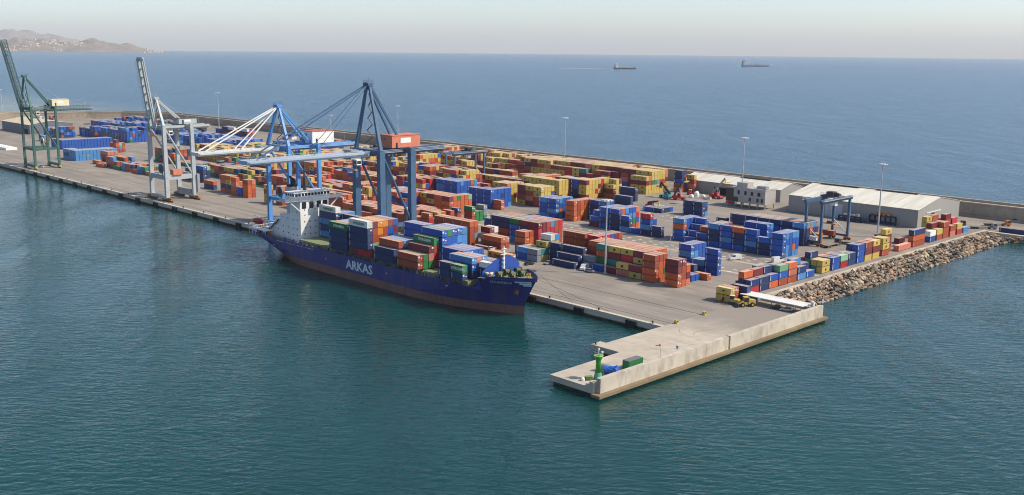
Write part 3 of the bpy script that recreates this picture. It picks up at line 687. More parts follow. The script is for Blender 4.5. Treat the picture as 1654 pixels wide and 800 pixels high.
for ti, ch in enumerate('NNNW'):
    put(-312.3 - 6.1, 229.3 + CW / 2, SZ + 2.7 + ti * 2.83, 40, 2.8, ch, 0, d, 0, 0, ti + 1, 5, 1, 9, ('EVERGREEN', MGREEN) if ch == 'W' else None)
for k, t in enumerate(('BTgrrM', 'BOArAA', 'NrrrrA', 'MNBNBr', 'NBBMB')): ship(-312.3, k + 1, t[-5:], desc=d, th=2.75)
d = 'ship bay right of tallest stack'
ship(-296.2, 0, 'NN', desc=d); ship(-296.2, 1, 'ONr', desc=d); ship(-296.2, 2, 'bBb', desc=d); ship(-296.2, 3, 'BBb', desc=d); ship(-296.2, 4, 'BNB', desc=d)
for k in range(5, 9): ship(-293.6, k, ('BNBBB', 'BBBBb', 'NBBB', 'BBNB')[k - 5], desc=d)
d = 'ship bay of blue wall'
ship(-282.0, 0, 'rr', desc=d); ship(-281.8, 1, 'GG', desc=d); ship(-281.6, 2, 'GPM', desc=d); ship(-281.6, 3, 'rRrG', desc=d, signs={3: ('EVERGREEN', WHITE)})
for k, t in enumerate(('BbBBB', 'bBBBG', 'bbbBB', 'BbBbB', 'BBbbb')): ship(-280.0, k + 4, t, desc=d)
d = 'ship bay behind open hatch'
for k, t in enumerate(('NBB', 'NBB', 'NNB', 'NNB')): ship(-268.2, k + 4, t, desc=d, th=2.6)
d = 'ship bay of small blue boxes'
ship(-264.3, 0, 'NN', 20, desc=d); ship(-257.6, 0, 'NG', 20, desc=d, signs={1: ('EVERGREEN', WHITE)})
ship(-258.2, 2, 'NBb', 40, desc=d, th=2.5); ship(-258.2, 3, 'BbP', 40, desc=d, th=2.5); ship(-258.2, 4, 'Bbb', 40, desc=d, th=2.5)
for k, t in enumerate(('NN', 'NB')): ship(-256.6, k + 5.2, t, desc=d)
d = 'foremost ship bay'
ship(-251.6, 3.2, 'NNW', 20, desc=d, th=2.3, z=9.6); ship(-253.2, 7.7, 'NNA', 40, desc=d, th=2.5, signs={2: ('Hapag-Lloyd', MDARK)})

# ---- choose the 300 that show largest, build those one by one, the rest as one object
def visible_pixels():
    Wd, Hd = 1024, 495; k = 1024 / 1654
    zb = np.zeros((Hd, Wd)); ib = -np.ones((Hd, Wd), int)
    def pr(p):
        c = AX.T @ (np.array(p) - np.array([0, 0, CAM_Z])); return np.array([(c[0] / c[2] * F_PX + CX) * k, (c[1] / c[2] * F_PX + CY) * k, 1 / c[2]])
    for i, b in enumerate(CONT):
        l, w = LEN[b['L']] / 2, CW / 2
        if b['rot']: l, w = w, l
        x0, x1, y0, y1, z0, z1 = b['x'] - l, b['x'] + l, b['y'] - w, b['y'] + w, b['z'], b['z'] + b['H']
        for q in (((x0, y0, z0), (x1, y0, z0), (x1, y0, z1), (x0, y0, z1)), ((x1, y0, z0), (x1, y1, z0), (x1, y1, z1), (x1, y0, z1)), ((x0, y0, z1), (x1, y0, z1), (x1, y1, z1), (x0, y1, z1))):
            P = np.array([pr(p) for p in q])
            xa, xb = max(0, int(P[:, 0].min())), min(Wd - 1, int(P[:, 0].max()) + 1); ya, yb = max(0, int(P[:, 1].min())), min(Hd - 1, int(P[:, 1].max()) + 1)
            if xa >= xb or ya >= yb: continue
            X, Y = np.meshgrid(np.arange(xa, xb + 1) + .5, np.arange(ya, yb + 1) + .5)
            ins = np.ones(X.shape, bool); ar = 0
            for j in range(4): a, c = P[j], P[(j + 1) % 4]; ar += a[0] * c[1] - c[0] * a[1]
            for j in range(4):
                a, c = P[j], P[(j + 1) % 4]; ins &= ((c[0] - a[0]) * (Y - a[1]) - (c[1] - a[1]) * (X - a[0])) * (1 if ar > 0 else -1) >= 0
            A = np.c_[P[:3, 0], P[:3, 1], np.ones(3)]
            try: co = np.linalg.solve(A, P[:3, 2])
            except Exception: continue
            Z = co[0] * X + co[1] * Y + co[2]
            sub = zb[ya:yb + 1, xa:xb + 1]; ok = ins & (Z > sub); sub[ok] = Z[ok]; ib[ya:yb + 1, xa:xb + 1][ok] = i
    return np.bincount(ib[ib >= 0].ravel(), minlength=len(CONT))
vp = visible_pixels()
order = np.argsort(-vp)
single = set(int(i) for i in order[:300] if vp[i] > 0)
meshes = {}
def cmesh(L, H, c, logo=True):
    k = (L, round(H, 2), c, logo)
    if k not in meshes:
        a, b = paint_of(c); meshes[k] = cont_shape(L, H, c, logo).mesh('shipping_container', [a, b, GAP_SHADE, MWHITE, MDARK])
    return meshes[k]
def dmesh(L, H, c, v):
    k = ('d', L, round(H, 2), c, v)
    if k not in meshes:
        a, b = paint_of(c); meshes[k] = door_shape(L, H, c, v).mesh('door', [a, GALV, MWHITE])
    return meshes[k]
tword = ['on the ground', 'second tier', 'third tier', 'fourth tier', 'fifth tier', 'sixth tier']
labels = {}
for i, b in enumerate(CONT):
    if i not in single: continue
    if b['desc'] == 'green pier box': lab = 'green container with grey roof standing alone on the pier'
    else:
        size = 'short' if b['L'] == 20 else 'long'
        t = 'top' if b['tier'] == b['nt'] - 1 and b['nt'] > 1 else ['bottom', 'second', 'third', 'fourth', 'fifth', 'sixth'][b['tier']]
        w = [COL[b['c']][0] + ' ' + size + ' container']
        w.append(t + ' tier' if b['nt'] > 1 else 'single')
        if b['nc'] > 1: w.append('rightmost' if b['col'] == 0 else ords[b['col']] + ' from right')
        if b['nr'] > 1: w.append('front row' if int(b['row']) == 0 else ords[int(b['row'])] + ' row')
        lab = ', '.join(w + [b['desc']])
    b['lab'] = lab; labels.setdefault(lab, []).append(i)
for lab, ids in labels.items():
    if len(ids) > 1:
        for q, i in enumerate(sorted(ids, key=lambda i: -CONT[i]['x'])): CONT[i]['lab'] = lab + (', right' if q == 0 else ', left' if q == 1 else f', {ords[q]}')
rest = MB(); rslots = []; rmats = []
r3 = random.Random(3)
for i, b in enumerate(CONT):
    if i in single:
        sg = b['sign']
        o = bpy.data.objects.new('shipping_container', cmesh(b['L'], b['H'], b['c'], sg is None)); link(o)
        o.location = (b['x'], b['y'], b['z']); o.rotation_euler = (0, 0, R_(90) if b['rot'] else 0)
        g = 'containers stacked on the ship' if 'ship bay' in b['desc'] else 'containers stacked in the yard'
        tag(o, b['lab'], 'container', g)
        if vp[i] > 45 and not b['rot']:
            d_ = bpy.data.objects.new('door', dmesh(b['L'], b['H'], b['c'], r3.choice((0, 0, 1, 2) if b['c'] not in 'BbG' else (0, 1, 2, 2)))); link(d_, o)
        if sg:
            tm = text_mb(sg[0], 1.35 if sg[0].isupper() else 1.3, 0.03); shift(tm, 0.6, -CW / 2 - 0.035, b['H'] / 2)
            if sg[0] == 'Hapag-Lloyd': tm.box(-5.2, -CW / 2 - 0.05, 0.85, -4.2, -CW / 2 - 0.01, 1.8)
            part('lettering', tm, sg[1], o)
    else:
        pa = paint_of(b['c'])
        for p in pa:
            if p not in rmats: rmats.append(p)
        ia, ib_ = rmats.index(pa[0]), rmats.index(pa[1])
        l, w = LEN[b['L']] / 2, CW / 2
        if b['rot']: l, w = w, l
        rest.box(b['x'] - l, b['y'] - w, b['z'], b['x'] + l, b['y'] + w, b['z'] + b['H'] - .02, ia); rest.m[-5] = ib_
        if b['c'] == 'Y' and not b['rot'] and vp[i] > 0:
            if MDARK not in rmats: rmats.append(MDARK)
            rest.box(b['x'] - .55, b['y'] - w - .01, b['z'] + .8, b['x'] + .55, b['y'] - w + .01, b['z'] + 1.8, rmats.index(MDARK))
        if b['c'] in 'BbN' and not b['rot'] and vp[i] > 0:
            if MWHITE not in rmats: rmats.append(MWHITE)
            rest.box(b['x'] - l + .4, b['y'] - w - .01, b['z'] + .5, b['x'] - l + .72, b['y'] - w + .01, b['z'] + 2.2, rmats.index(MWHITE))
for i in single:
    if len(CONT[i]['lab'].split()) > 15: print(len(CONT[i]['lab'].split()), CONT[i]['lab'])
solo('container_stacks', rest, rmats, 'the farther stacked containers of every colour filling the yard lanes', 'containers', kind='stuff')
print('containers', len(CONT), 'single', len(single), 'min px', vp[list(single)].min())
t_lone = [o for o in bpy.data.objects if o.get('label', '').startswith('navy long container, bottom tier, inner')]
# ------------------------------------------------------------------ the moored ship
HULLB = mat('navy_hull_paint', (0.036, 0.034, 0.175), 0.45, dirt=0.8, dcol=(0.075, 0.065, 0.13), scale=0.35, stretch=(1, 1, 0.16), detail=6)
BOOT = mat('brown_red_antifouling', (0.21, 0.105, 0.085), 0.7, dirt=0.7, dcol=(0.10, 0.075, 0.065), scale=0.5, stretch=(1, 1, 0.3))
DECKG = mat('green_deck_paint', (0.22, 0.27, 0.15), 0.8, dirt=0.6, dcol=(0.20, 0.14, 0.08), scale=0.4)
SHIPW = mat('ship_white_paint', (0.80, 0.80, 0.78), 0.45, dirt=0.3, dcol=(0.55, 0.46, 0.36), scale=0.6, stretch=(1, 1, 0.25))
SBLUE = mat('bright_blue_paint', (0.025, 0.075, 0.34), 0.5, dirt=0.25)
SLET = mat('pale_blue_lettering', (0.60, 0.70, 0.76), 0.6, dirt=0.35, scale=1.0)
YC = 241.0; SO_ = (-318, YC, 0)
def xs(z): return -388.5 - 17.5 * min(1, max(0, z / 9.0)) ** 1.3
def xb(z): return -238.6 + 0.9 * max(0, -z) + 6.2 * (min(1, max(0, (z - 2.5) / 11.5)) ** 1.25)
def half(x, z):
    zz = min(1.25, max(0, z / 11.0))
    ls, lb = 34 - 20 * min(1, zz), 45 - 13 * zz
    u = min(1, max(0, (x - xs(z)) / ls)); v = min(1, max(0, (xb(z) - x) / lb))
    st = 0.70 * min(1, zz) + (1 - 0.70 * min(1, zz)) * math.sin(u * math.pi / 2) ** 0.8
    bo = math.sin(v * math.pi / 2) ** (0.95 - 0.13 * zz)
    return 12.5 * st * bo + 0.02
def ztop(x):
    if x < -257.8: return 9.25 if x > -372 else 9.25 + 0.3 * min(1, (-372 - x) / 8)
    if x < -252.5: return 9.25 - 1.1 * (x + 257.8) / 5.3
    if x < -246.0: return 8.15 + 5.6 * (x + 252.5) / 6.5
    return 13.75 + 0.15 * (x + 246) / 14
def hull():
    lv = [-1.6, 0.0, 1.5, 3.05, 5.0, 7.0, .3, .62, None]
    ts = [0, .015, .03, .06, .09, .13, .18, .25, .4, .55, .7, .78, .84, .86, .88, .895, .91, .925, .94, .955, .97, .98, .99, 1.0]
    ts = sorted(set(ts + [.862, .871, .88, .9, .905, .918]))
    m = MB(); n = len(ts); vs = []; 
    for s in (-1, 1):
        for li, z in enumerate(lv):
            for t in ts:
                if z is None or (0 < z < 1):
                    fz = 1.0 if z is None else z
                    x = xs(9.25) + (xb(14.2) - xs(9.25)) * t; zz = 7.0 + (ztop(x) - 7.0) * fz
                    x = xs(min(zz, 9.25)) + (xb(zz) - xs(min(zz, 9.25))) * t
                else:
                    zz = z; x = xs(z) + (xb(z) - xs(z)) * t
                vs.append((x, YC + s * half(x, zz), zz))
    fs = []; ms = []
    for si in range(2):
        o = si * len(lv) * n
        for li in range(len(lv) - 1):
            for k in range(n - 1):
                a = o + li * n + k; fs.append((a, a + 1, a + n + 1, a + n)); ms.append(1 if li < 3 else 0)
    o = len(lv) * n
    for li in range(len(lv) - 1):      # transom
        a = li * n; fs.append((a, a + n, o + a + n, o + a)); ms.append(1 if li < 3 else 0)
    m.add(vs, fs); m.m = ms
    # inner face of the bulwark
    topo = [vs[(len(lv) - 1) * n + k] for k in range(n)]
    for s in (-1, 1):
        P = [(x, YC + s * abs(y - YC), z) for x, y, z in topo]; Qi = [(x - 0.15, YC + s * max(0.0, abs(y - YC) - 0.25), z) for x, y, z in P]
        Rr = [(x, y, (8.0 if x < -251 else 12.6)) for x, y, z in Qi]
        vv = P + Qi + Rr
        m.add(vv, [(k, k + 1, n + k + 1, n + k) for k in range(n - 1)] + [(n + k, n + k + 1, 2 * n + k + 1, 2 * n + k) for k in range(n - 1)], 0)
    return m, ts
ship_o = root('container_ship', SO_, 'dark blue cargo ship with white lettered side, loaded with containers, moored at the quay', 'ship')
hm, hts = hull()
part('hull', hm, [HULLB, BOOT], ship_o, origin=SO_)
dk = MB(); N_ = 40
def deckp(x0, x1, z, m=0):
    xs_ = [x0 + (x1 - x0) * k / N_ for k in range(N_ + 1)]
    P = [(x, YC - half(x, z) + .2) for x in xs_] + [(x, YC + half(x, z) - .2) for x in reversed(xs_)]
    dk.prism(P, z - 0.15, z, m)
deckp(-404.5, -250.5, 8.05); deckp(-251.4, -233.6, 12.65)
dk.box(-251.3, 231.0, 8.06, -250.9, 251.0, 12.62, 1)
part('deck', dk, [DECKG, HULLB], ship_o, origin=SO_)
# hatches and pillars below the boxes
bays = [(-363.7, -351.2), (-350.9, -338.5), (-338.3, -325.8), (-324.7, -312.2), (-309, -296.1), (-294.3, -281.9), (-281.3, -270.9), (-270.6, -257.3)]
for a, b_ in bays:
    h = MB(); h.box(a, 231.6, 8.07, b_, 250.6, 10.0); 
    for k in range(4): h.box(a + .4 + k * 3.1, 231.4, 8.3, a + .6 + k * 3.1, 231.58, 9.9)
    for k in range(5): h.box(a + .8 + k * 2.6, 231.7, 10.003, a + 1.2 + k * 2.6, 250.5, 10.07)
    part('hatch_cover', h, DECKG, ship_o, origin=SO_)
pil = MB(); pil.box(0, 0, 8.06, 1.5, .5, 10.25); pme = pil.mesh('deck_pillar', HULLB); x = -371.0
pil = MB(); pil.box(0, 0, 8.06, .3, .3, 9.4); pil.box(-.1, .31, 8.06, .4, .7, 8.7, 1); lme = pil.mesh('lashing_post', [YEL, DSTEEL])
while x < -258.5:
    for y in (228.75, 252.6): o = bpy.data.objects.new('deck_pillar', pme); o.location = (x - SO_[0], y - SO_[1], 0); link(o, ship_o)
    x += 6.25
for k in range(28):
    o = bpy.data.objects.new('lashing_post', lme); o.location = (-371 + k * 4.0 + rnd.uniform(-.8, .8) - SO_[0], 229.9 - SO_[1], rnd.uniform(-.4, 0)); link(o, ship_o)
# forecastle breakwater, mast, winches
bw = MB(); poly = [(231.9, 12.66), (231.9, 14.6), (235.2, 16.4), (238, 17.9), (244.5, 18.9), (248.2, 17.0), (249.8, 15.2), (249.8, 12.66)]
bw.extr_x(poly, -250.35, -250.05)
for y in (234, 238, 242, 246): bw.box(-251.2, y, 12.66, -250.37, y + .15, 15.0)
part('breakwater', bw, SBLUE, ship_o, origin=SO_)
fm_ = MB(); fm_.tube((-249, 241, 12.66), (-249, 241, 22.5), .38, .22, m=0); fm_.box(-249.3, 239.6, 19.6, -248.7, 242.4, 19.75); fm_.box(-249.3, 240, 21.6, -248.6, 242, 21.7)
for z in (15, 16.5, 18, 20.6): fm_.box(-249.6, 240.5, z, -248.9, 241.5, z + .5)
part('foremast', fm_, SHIPW, ship_o, origin=SO_)
for (x, y, c) in ((-246.5, 236.5, 0), (-246.5, 245.5, 0), (-242.5, 239, 0), (-242.3, 243.4, 0), (-247.5, 241, 0)):
    w_ = MB(); w_.box(x - 1.1, y - 1.4, 12.66, x + 1.1, y + 1.4, 13.1); w_.tube((x, y - 1.2, 13.9), (x, y + 1.2, 13.9), .75, n=12, m=1); 
    for yy in (-1.3, 1.15): w_.tube((x, y + yy, 13.9), (x, y + yy + .15, 13.9), 1.0, n=12)
    w_.box(x + .9, y - .3, 13.1, x + 1.2, y + .1, 13.8, 2)
    part('winch', w_, [mat('winch_green', (0.035, 0.06, 0.04), 0.6, dirt=0.4), mat('rope_drum', (0.12, 0.13, 0.08), 0.8, dirt=0.6), YEL], ship_o, origin=SO_)
for (x, y) in ((-248.5, 232.8), (-244.3, 233.9), (-241, 236.2), (-238.5, 239.6), (-238.3, 242.6), (-241.3, 246), (-245, 248)):
    b2 = MB(); 
    for d_ in (-.35, .35): b2.tube((x + d_, y, 12.66), (x + d_, y, 13.5), .22, m=0)
    b2.box(x - .8, y - .3, 12.66, x + .8, y + .3, 12.8); part('mooring_bitt', b2, YEL if x > -242 else mat('winch_green', (0, 0, 0)), ship_o, origin=SO_)
vnt = MB()
for (x, y) in ((-249.2, 233.2), (-248.4, 234.6), (-247.6, 233.6)): vnt.lathe((x, y, 12.66), [(.3, 0), (.3, 1.1), (.65, 1.2), (.65, 1.6), (.2, 1.75)], 10)
part('deck_vents', vnt, mat('cream_paint', (0.7, 0.58, 0.38), 0.6), ship_o, origin=SO_)
# deckhouse
dh = MB(); X1 = -365.6
dh.box(-373.5, 233.8, 8.07, X1, 248.2, 25.9, 0)
dh.box(-383, 234.6, 8.07, -373.52, 247.4, 18.6, 0); dh.box(-388, 234.6, 8.07, -383.02, 247.4, 16.0, 0); dh.box(-392.5, 234.6, 8.07, -388.02, 247.4, 13.2, 0); dh.box(-396.5, 234.6, 8.07, -392.52, 247.4, 10.9, 0)
for (xa, xb_, z) in ((-383, -373.6, 18.6), (-388, -383.2, 16.0), (-392.5, -388.2, 13.2)):
    for yy in (234.3, 247.6):
        dh.box(xa, yy, z + .95, xb_, yy + .08, z + 1.03, 0); 
        for k in range(4): dh.box(xa + (xb_ - xa) * k / 3.001, yy, z - .1, xa + (xb_ - xa) * k / 3.001 + .07, yy + .08, z + .94, 0)
house = part('deckhouse', dh, SHIPW, ship_o, origin=SO_)
pw = MB()
for r, z in enumerate((11.2, 13.9, 16.6, 19.3, 21.6)):
    for k, y in enumerate((235.6, 238.2, 240.9, 243.6, 246.3)):
        if (r + k) % 6 == 5: continue
        pw.box(X1 - .02, y + .2 * (r % 2), z, X1 + .035, y + .45 + .2 * (r % 2), z + .6)
for z in (10.5, 13.2, 17, 20.5):
    for x in (-381, -377, -371.5, -368.5): pw.box(x, 233.74 if x > -373 else 234.54, z, x + .5, (233.82 if x > -373 else 234.62), z + .6) if x > -373 or z < 17.5 else None
for x in (-391, -387, -385): pw.box(x, 234.54, 11.3, x + .5, 234.62, 11.9)
part('window', pw, GLASS, house, origin=SO_)
for y in (234.6, 238.3, 242.0, 245.2): ow = MB(); ow.extr_x([(y, 22.4), (y, 24.9), (y + .3, 25.3), (y + 1.9, 25.3), (y + 2.2, 24.9), (y + 2.2, 22.8), (y + 1.9, 22.4)], X1 - .02, X1 + .03); part('window', ow, GLASS, house, origin=SO_)
br = MB(); br.box(-372.5, 226.2, 25.92, X1 + .6, 255.0, 26.25, 0); br.box(X1 + .35, 226.2, 26.27, X1 + .6, 255.0, 27.35, 0); br.box(-369.5, 226.2, 26.27, X1 + .33, 226.45, 27.3, 0); br.box(-369.5, 254.75, 26.27, X1 + .33, 255.0, 27.3, 0)
br.box(-374.5, 232.2, 26.27, -367.3, 250.0, 29.0, 1)
for s in (-1, 1): br.beam((X1 - .3, YC + s * 7.25, 21.5), (X1 - .3, YC + s * 12.2, 25.9), .5, .5)
br.box(-374.8, 231.8, 29.02, -366.9, 250.4, 29.2, 1)
for y in range(13): br.box(-367.0, 232 + y * 1.5, 29.22, -366.93, 232.08 + y * 1.5, 30.1, 1)
br.box(-367.0, 232, 30.05, -366.93, 250.1, 30.1, 1)
bridge = part('bridge', br, [mat('ship_grey_white', (0.58, 0.60, 0.61), 0.5, dirt=0.25), SHIPW], ship_o, origin=SO_)
bwn = MB()
for k in range(11): bwn.box(-367.28, 232.6 + k * 1.6, 27.6, -367.25, 233.75 + k * 1.6, 28.7)
for k in range(4): bwn.box(-374.2 + k * 1.75, 232.16, 27.6, -372.9 + k * 1.75, 232.19, 28.7)
part('window', bwn, GLASS, bridge, origin=SO_)
fu = MB(); fu.lathe((-380.5, 239.6, 18.62), [(2.6, 0), (2.6, 11.5), (2.4, 11.6)], 20, 0); fu.lathe((-380.5, 239.6, 30.26), [(2.45, 0), (2.35, .8)], 20, 1)
funnel = part('funnel', fu, [mat('funnel_grey', (0.46, 0.48, 0.5), 0.5, dirt=0.2), BLACK], ship_o, origin=SO_)
ex = MB()
for dx, dy, h in ((-.8, .5, 2.4), (.5, -.6, 3.0), (.7, .8, 2.0)): ex.tube((-380.5 + dx, 239.6 + dy, 31.1), (-380.7 + dx, 239.6 + dy, 31.1 + h), .5, .45); ex.tube((-380.7 + dx, 239.6 + dy, 31.1 + h), (-381.9 + dx, 239.6 + dy, 31.5 + h), .45)
part('exhaust_pipe', ex, BLACK, funnel, origin=SO_)
rm = MB(); rm.tube((-373, 241, 29.2), (-373, 241, 41), .5, .3); rm.beam((-374.2, 241, 29.2), (-373, 241, 37), .3); rm.beam((-371.8, 241, 29.2), (-373, 241, 37), .3)
for z, w_ in ((35, 2.6), (37.5, 2.0)): rm.box(-373.9, 241 - w_, z, -372.3, 241 + w_, z + .2)
rm.box(-373.2, 239.3, 38.2, -372.8, 242.7, 38.6); rm.box(-373.2, 239.9, 40.2, -372.8, 242.1, 40.4); rm.tube((-373, 241, 41), (-373, 241, 43), .08)
part('radar_mast', rm, DSTEEL, ship_o, origin=SO_)
for s in (-1, 1):
    lb = MB(); yb = YC + s * 10.6; xc = -394.5
    secs = [(-3.9, .15, .5), (-3.2, .85, 1.0), (-1.5, 1.25, 1.3), (0, 1.3, 1.4), (1.5, 1.25, 1.3), (3.0, .95, 1.05), (3.9, .2, .5)]; n = 10; vs = []
    for dx, w_, h in secs:
        for k in range(n): t = 2 * math.pi * k / n; vs.append((xc + dx, yb + w_ * math.cos(t), 14.1 + h * math.sin(t)))
    fs = [(i * n + k, i * n + (k + 1) % n, i * n + n + (k + 1) % n, i * n + n + k) for i in range(len(secs) - 1) for k in range(n)] + [tuple(range(n)), tuple(range(6 * n, 7 * n))]
    lb.add(vs, fs); boat = part('lifeboat', lb, mat('lifeboat_red', (0.34, 0.035, 0.03), 0.5, dirt=0.3), ship_o, smooth=True, origin=SO_)
    dv = MB()
    for dx in (-3, 3): dv.beam((xc + dx, yb - s * 1.8, 11), (xc + dx, yb - s * 1.6, 15.5), .35); dv.beam((xc + dx, yb - s * 1.6, 15.5), (xc + dx, yb, 16.3), .3); dv.tube((xc + dx, yb, 15.3), (xc + dx, yb, 16.3), .05)
    dv.box(-400, YC + s * 8.6, 10.7, -386, YC + s * 12.1, 10.95); 
    for k in range(6): dv.tube((-399.8 + k * 2.7, YC + s * 12, 8.1), (-399.8 + k * 2.7, YC + s * 12, 12.0), .09)
    dv.box(-400, YC + s * 11.95, 11.9, -386, YC + s * 12.05, 12.0)
    part('davit_platform', dv, SHIPW, ship_o, origin=SO_)
af = MB()
for (x, y) in ((-401, 236), (-401, 241), (-401, 246), (-398.5, 233.5)): af.box(x - .8, y - 1, 8.07, x + .8, y + 1, 9.5, 0); af.tube((x, y - .8, 9.9), (x, y + .8, 9.9), .6, n=10, m=1)
for k in range(16): af.tube((-403.8, 233.5 + k, 8.1), (-403.8, 233.5 + k, 10.6), .06, m=2)
af.box(-403.85, 233.3, 10.5, -403.75, 248.7, 10.6, 2)
af.box(-390, 233.2, 8.07, -389.2, 233.55, 10.4, 3)
part('mooring_gear', af, [DSTEEL, RUST, SHIPW, ORG], ship_o, origin=SO_)
st = MB()
for k, (xa, za, xc_, zc) in enumerate(((-394, 8.1, -390.5, 11.2), (-389.5, 11.3, -386.5, 14.0), (-386, 13.5, -383.2, 16.0))):
    st.beam((xa, 233.9, za), (xc_, 233.9, zc), .25, .6)
part('stairway', st, DSTEEL, ship_o, origin=SO_)
# lettering on the hull side
lt = text_mb('ARKAS', 6.0, 0.16)
w0 = min(v[0] for v in lt.v); w1 = max(v[0] for v in lt.v); h0 = min(v[2] for v in lt.v); h1 = max(v[2] for v in lt.v)
lt.v = [(-325.8 + (x - w0) / (w1 - w0) * 17.4, YC - 12.52 - .03 + y * .3, 4.2 + (z - h0) / (h1 - h0) * 3.7) for x, y, z in lt.v]
part('lettering', lt, SLET, ship_o, origin=SO_)
def onhull(mb, xm, zm):      # wrap lettering round the flared bow
    out = []
    for x, y, z in mb.v:
        X, Z = xm + x, zm + z; out.append((X, YC - half(X, Z) - .06, Z))
    mb.v = out; return mb
part('lettering', onhull(text_mb('ARCANGELO', 1.2, 0.03), -243.6, 11.6), SLET, ship_o, origin=SO_)
em = MB()
for k, (a, b_) in enumerate(((-2.4, 2.2), (-1.3, 2.0), (-.4, 1.8))):
    P = [a + (b_ - a) * i / 6 for i in range(7)]
    em.add([(x, 0, -k * .62) for x in P] + [(x, 0, -k * .62 + .5) for x in P], [(i, i + 1, i + 8, i + 7) for i in range(6)])
part('emblem', onhull(em, -236.6, 11.9), SLET, ship_o, origin=SO_)
mk = MB()
for x, z in ((-380, 5.8), (-379, 5.8), (-300, 6.3), (-266, 7.3), (-340, 5.6)): mk.add([(0, 0, 0), (.9, 0, 0), (.9, 0, .35), (0, 0, .35)], [(0, 1, 2, 3)]); mk.v[-4:] = onhull(type('t', (), {'v': mk.v[-4:]})(), x, z).v
for k in range(24):
    x = -376 + k * 1.05 + (k // 6) * .9; mk.add([(0, 0, 0), (.5, 0, 0), (.5, 0, .28), (0, 0, .28)], [(0, 1, 2, 3)]); mk.v[-4:] = onhull(type('t', (), {'v': mk.v[-4:]})(), x, 8.15).v
part('hull_marks', mk, WHITE, ship_o, origin=SO_)
an = MB(); ya = YC - half(-239.6, 8.6); an.lathe((-239.6, ya - .1, 8.1), [(.75, 0), (.75, .9)], 10); an.box(-240.4, ya - .5, 7.5, -238.8, ya - .1, 8.2); an.box(-239.8, ya - .4, 7.6, -239.4, ya - .1, 9.4)
part('anchor', an, RUST, ship_o, origin=SO_)
ml = MB()
for (a, b_) in (((-233.5, 241, 13.8), (-214, Q + .8, 3.2)), ((-236, 246, 13.6), (-230, Q + .8, 3.2)), ((-404.5, 246, 9.6), (-440, Q + .8, 3.2))): ml.tube(a, b_, .06, n=5)
solo('mooring_line', ml, DSTEEL, 'thin dark mooring ropes stretched from the blue ship to the quay bollards', 'rope')

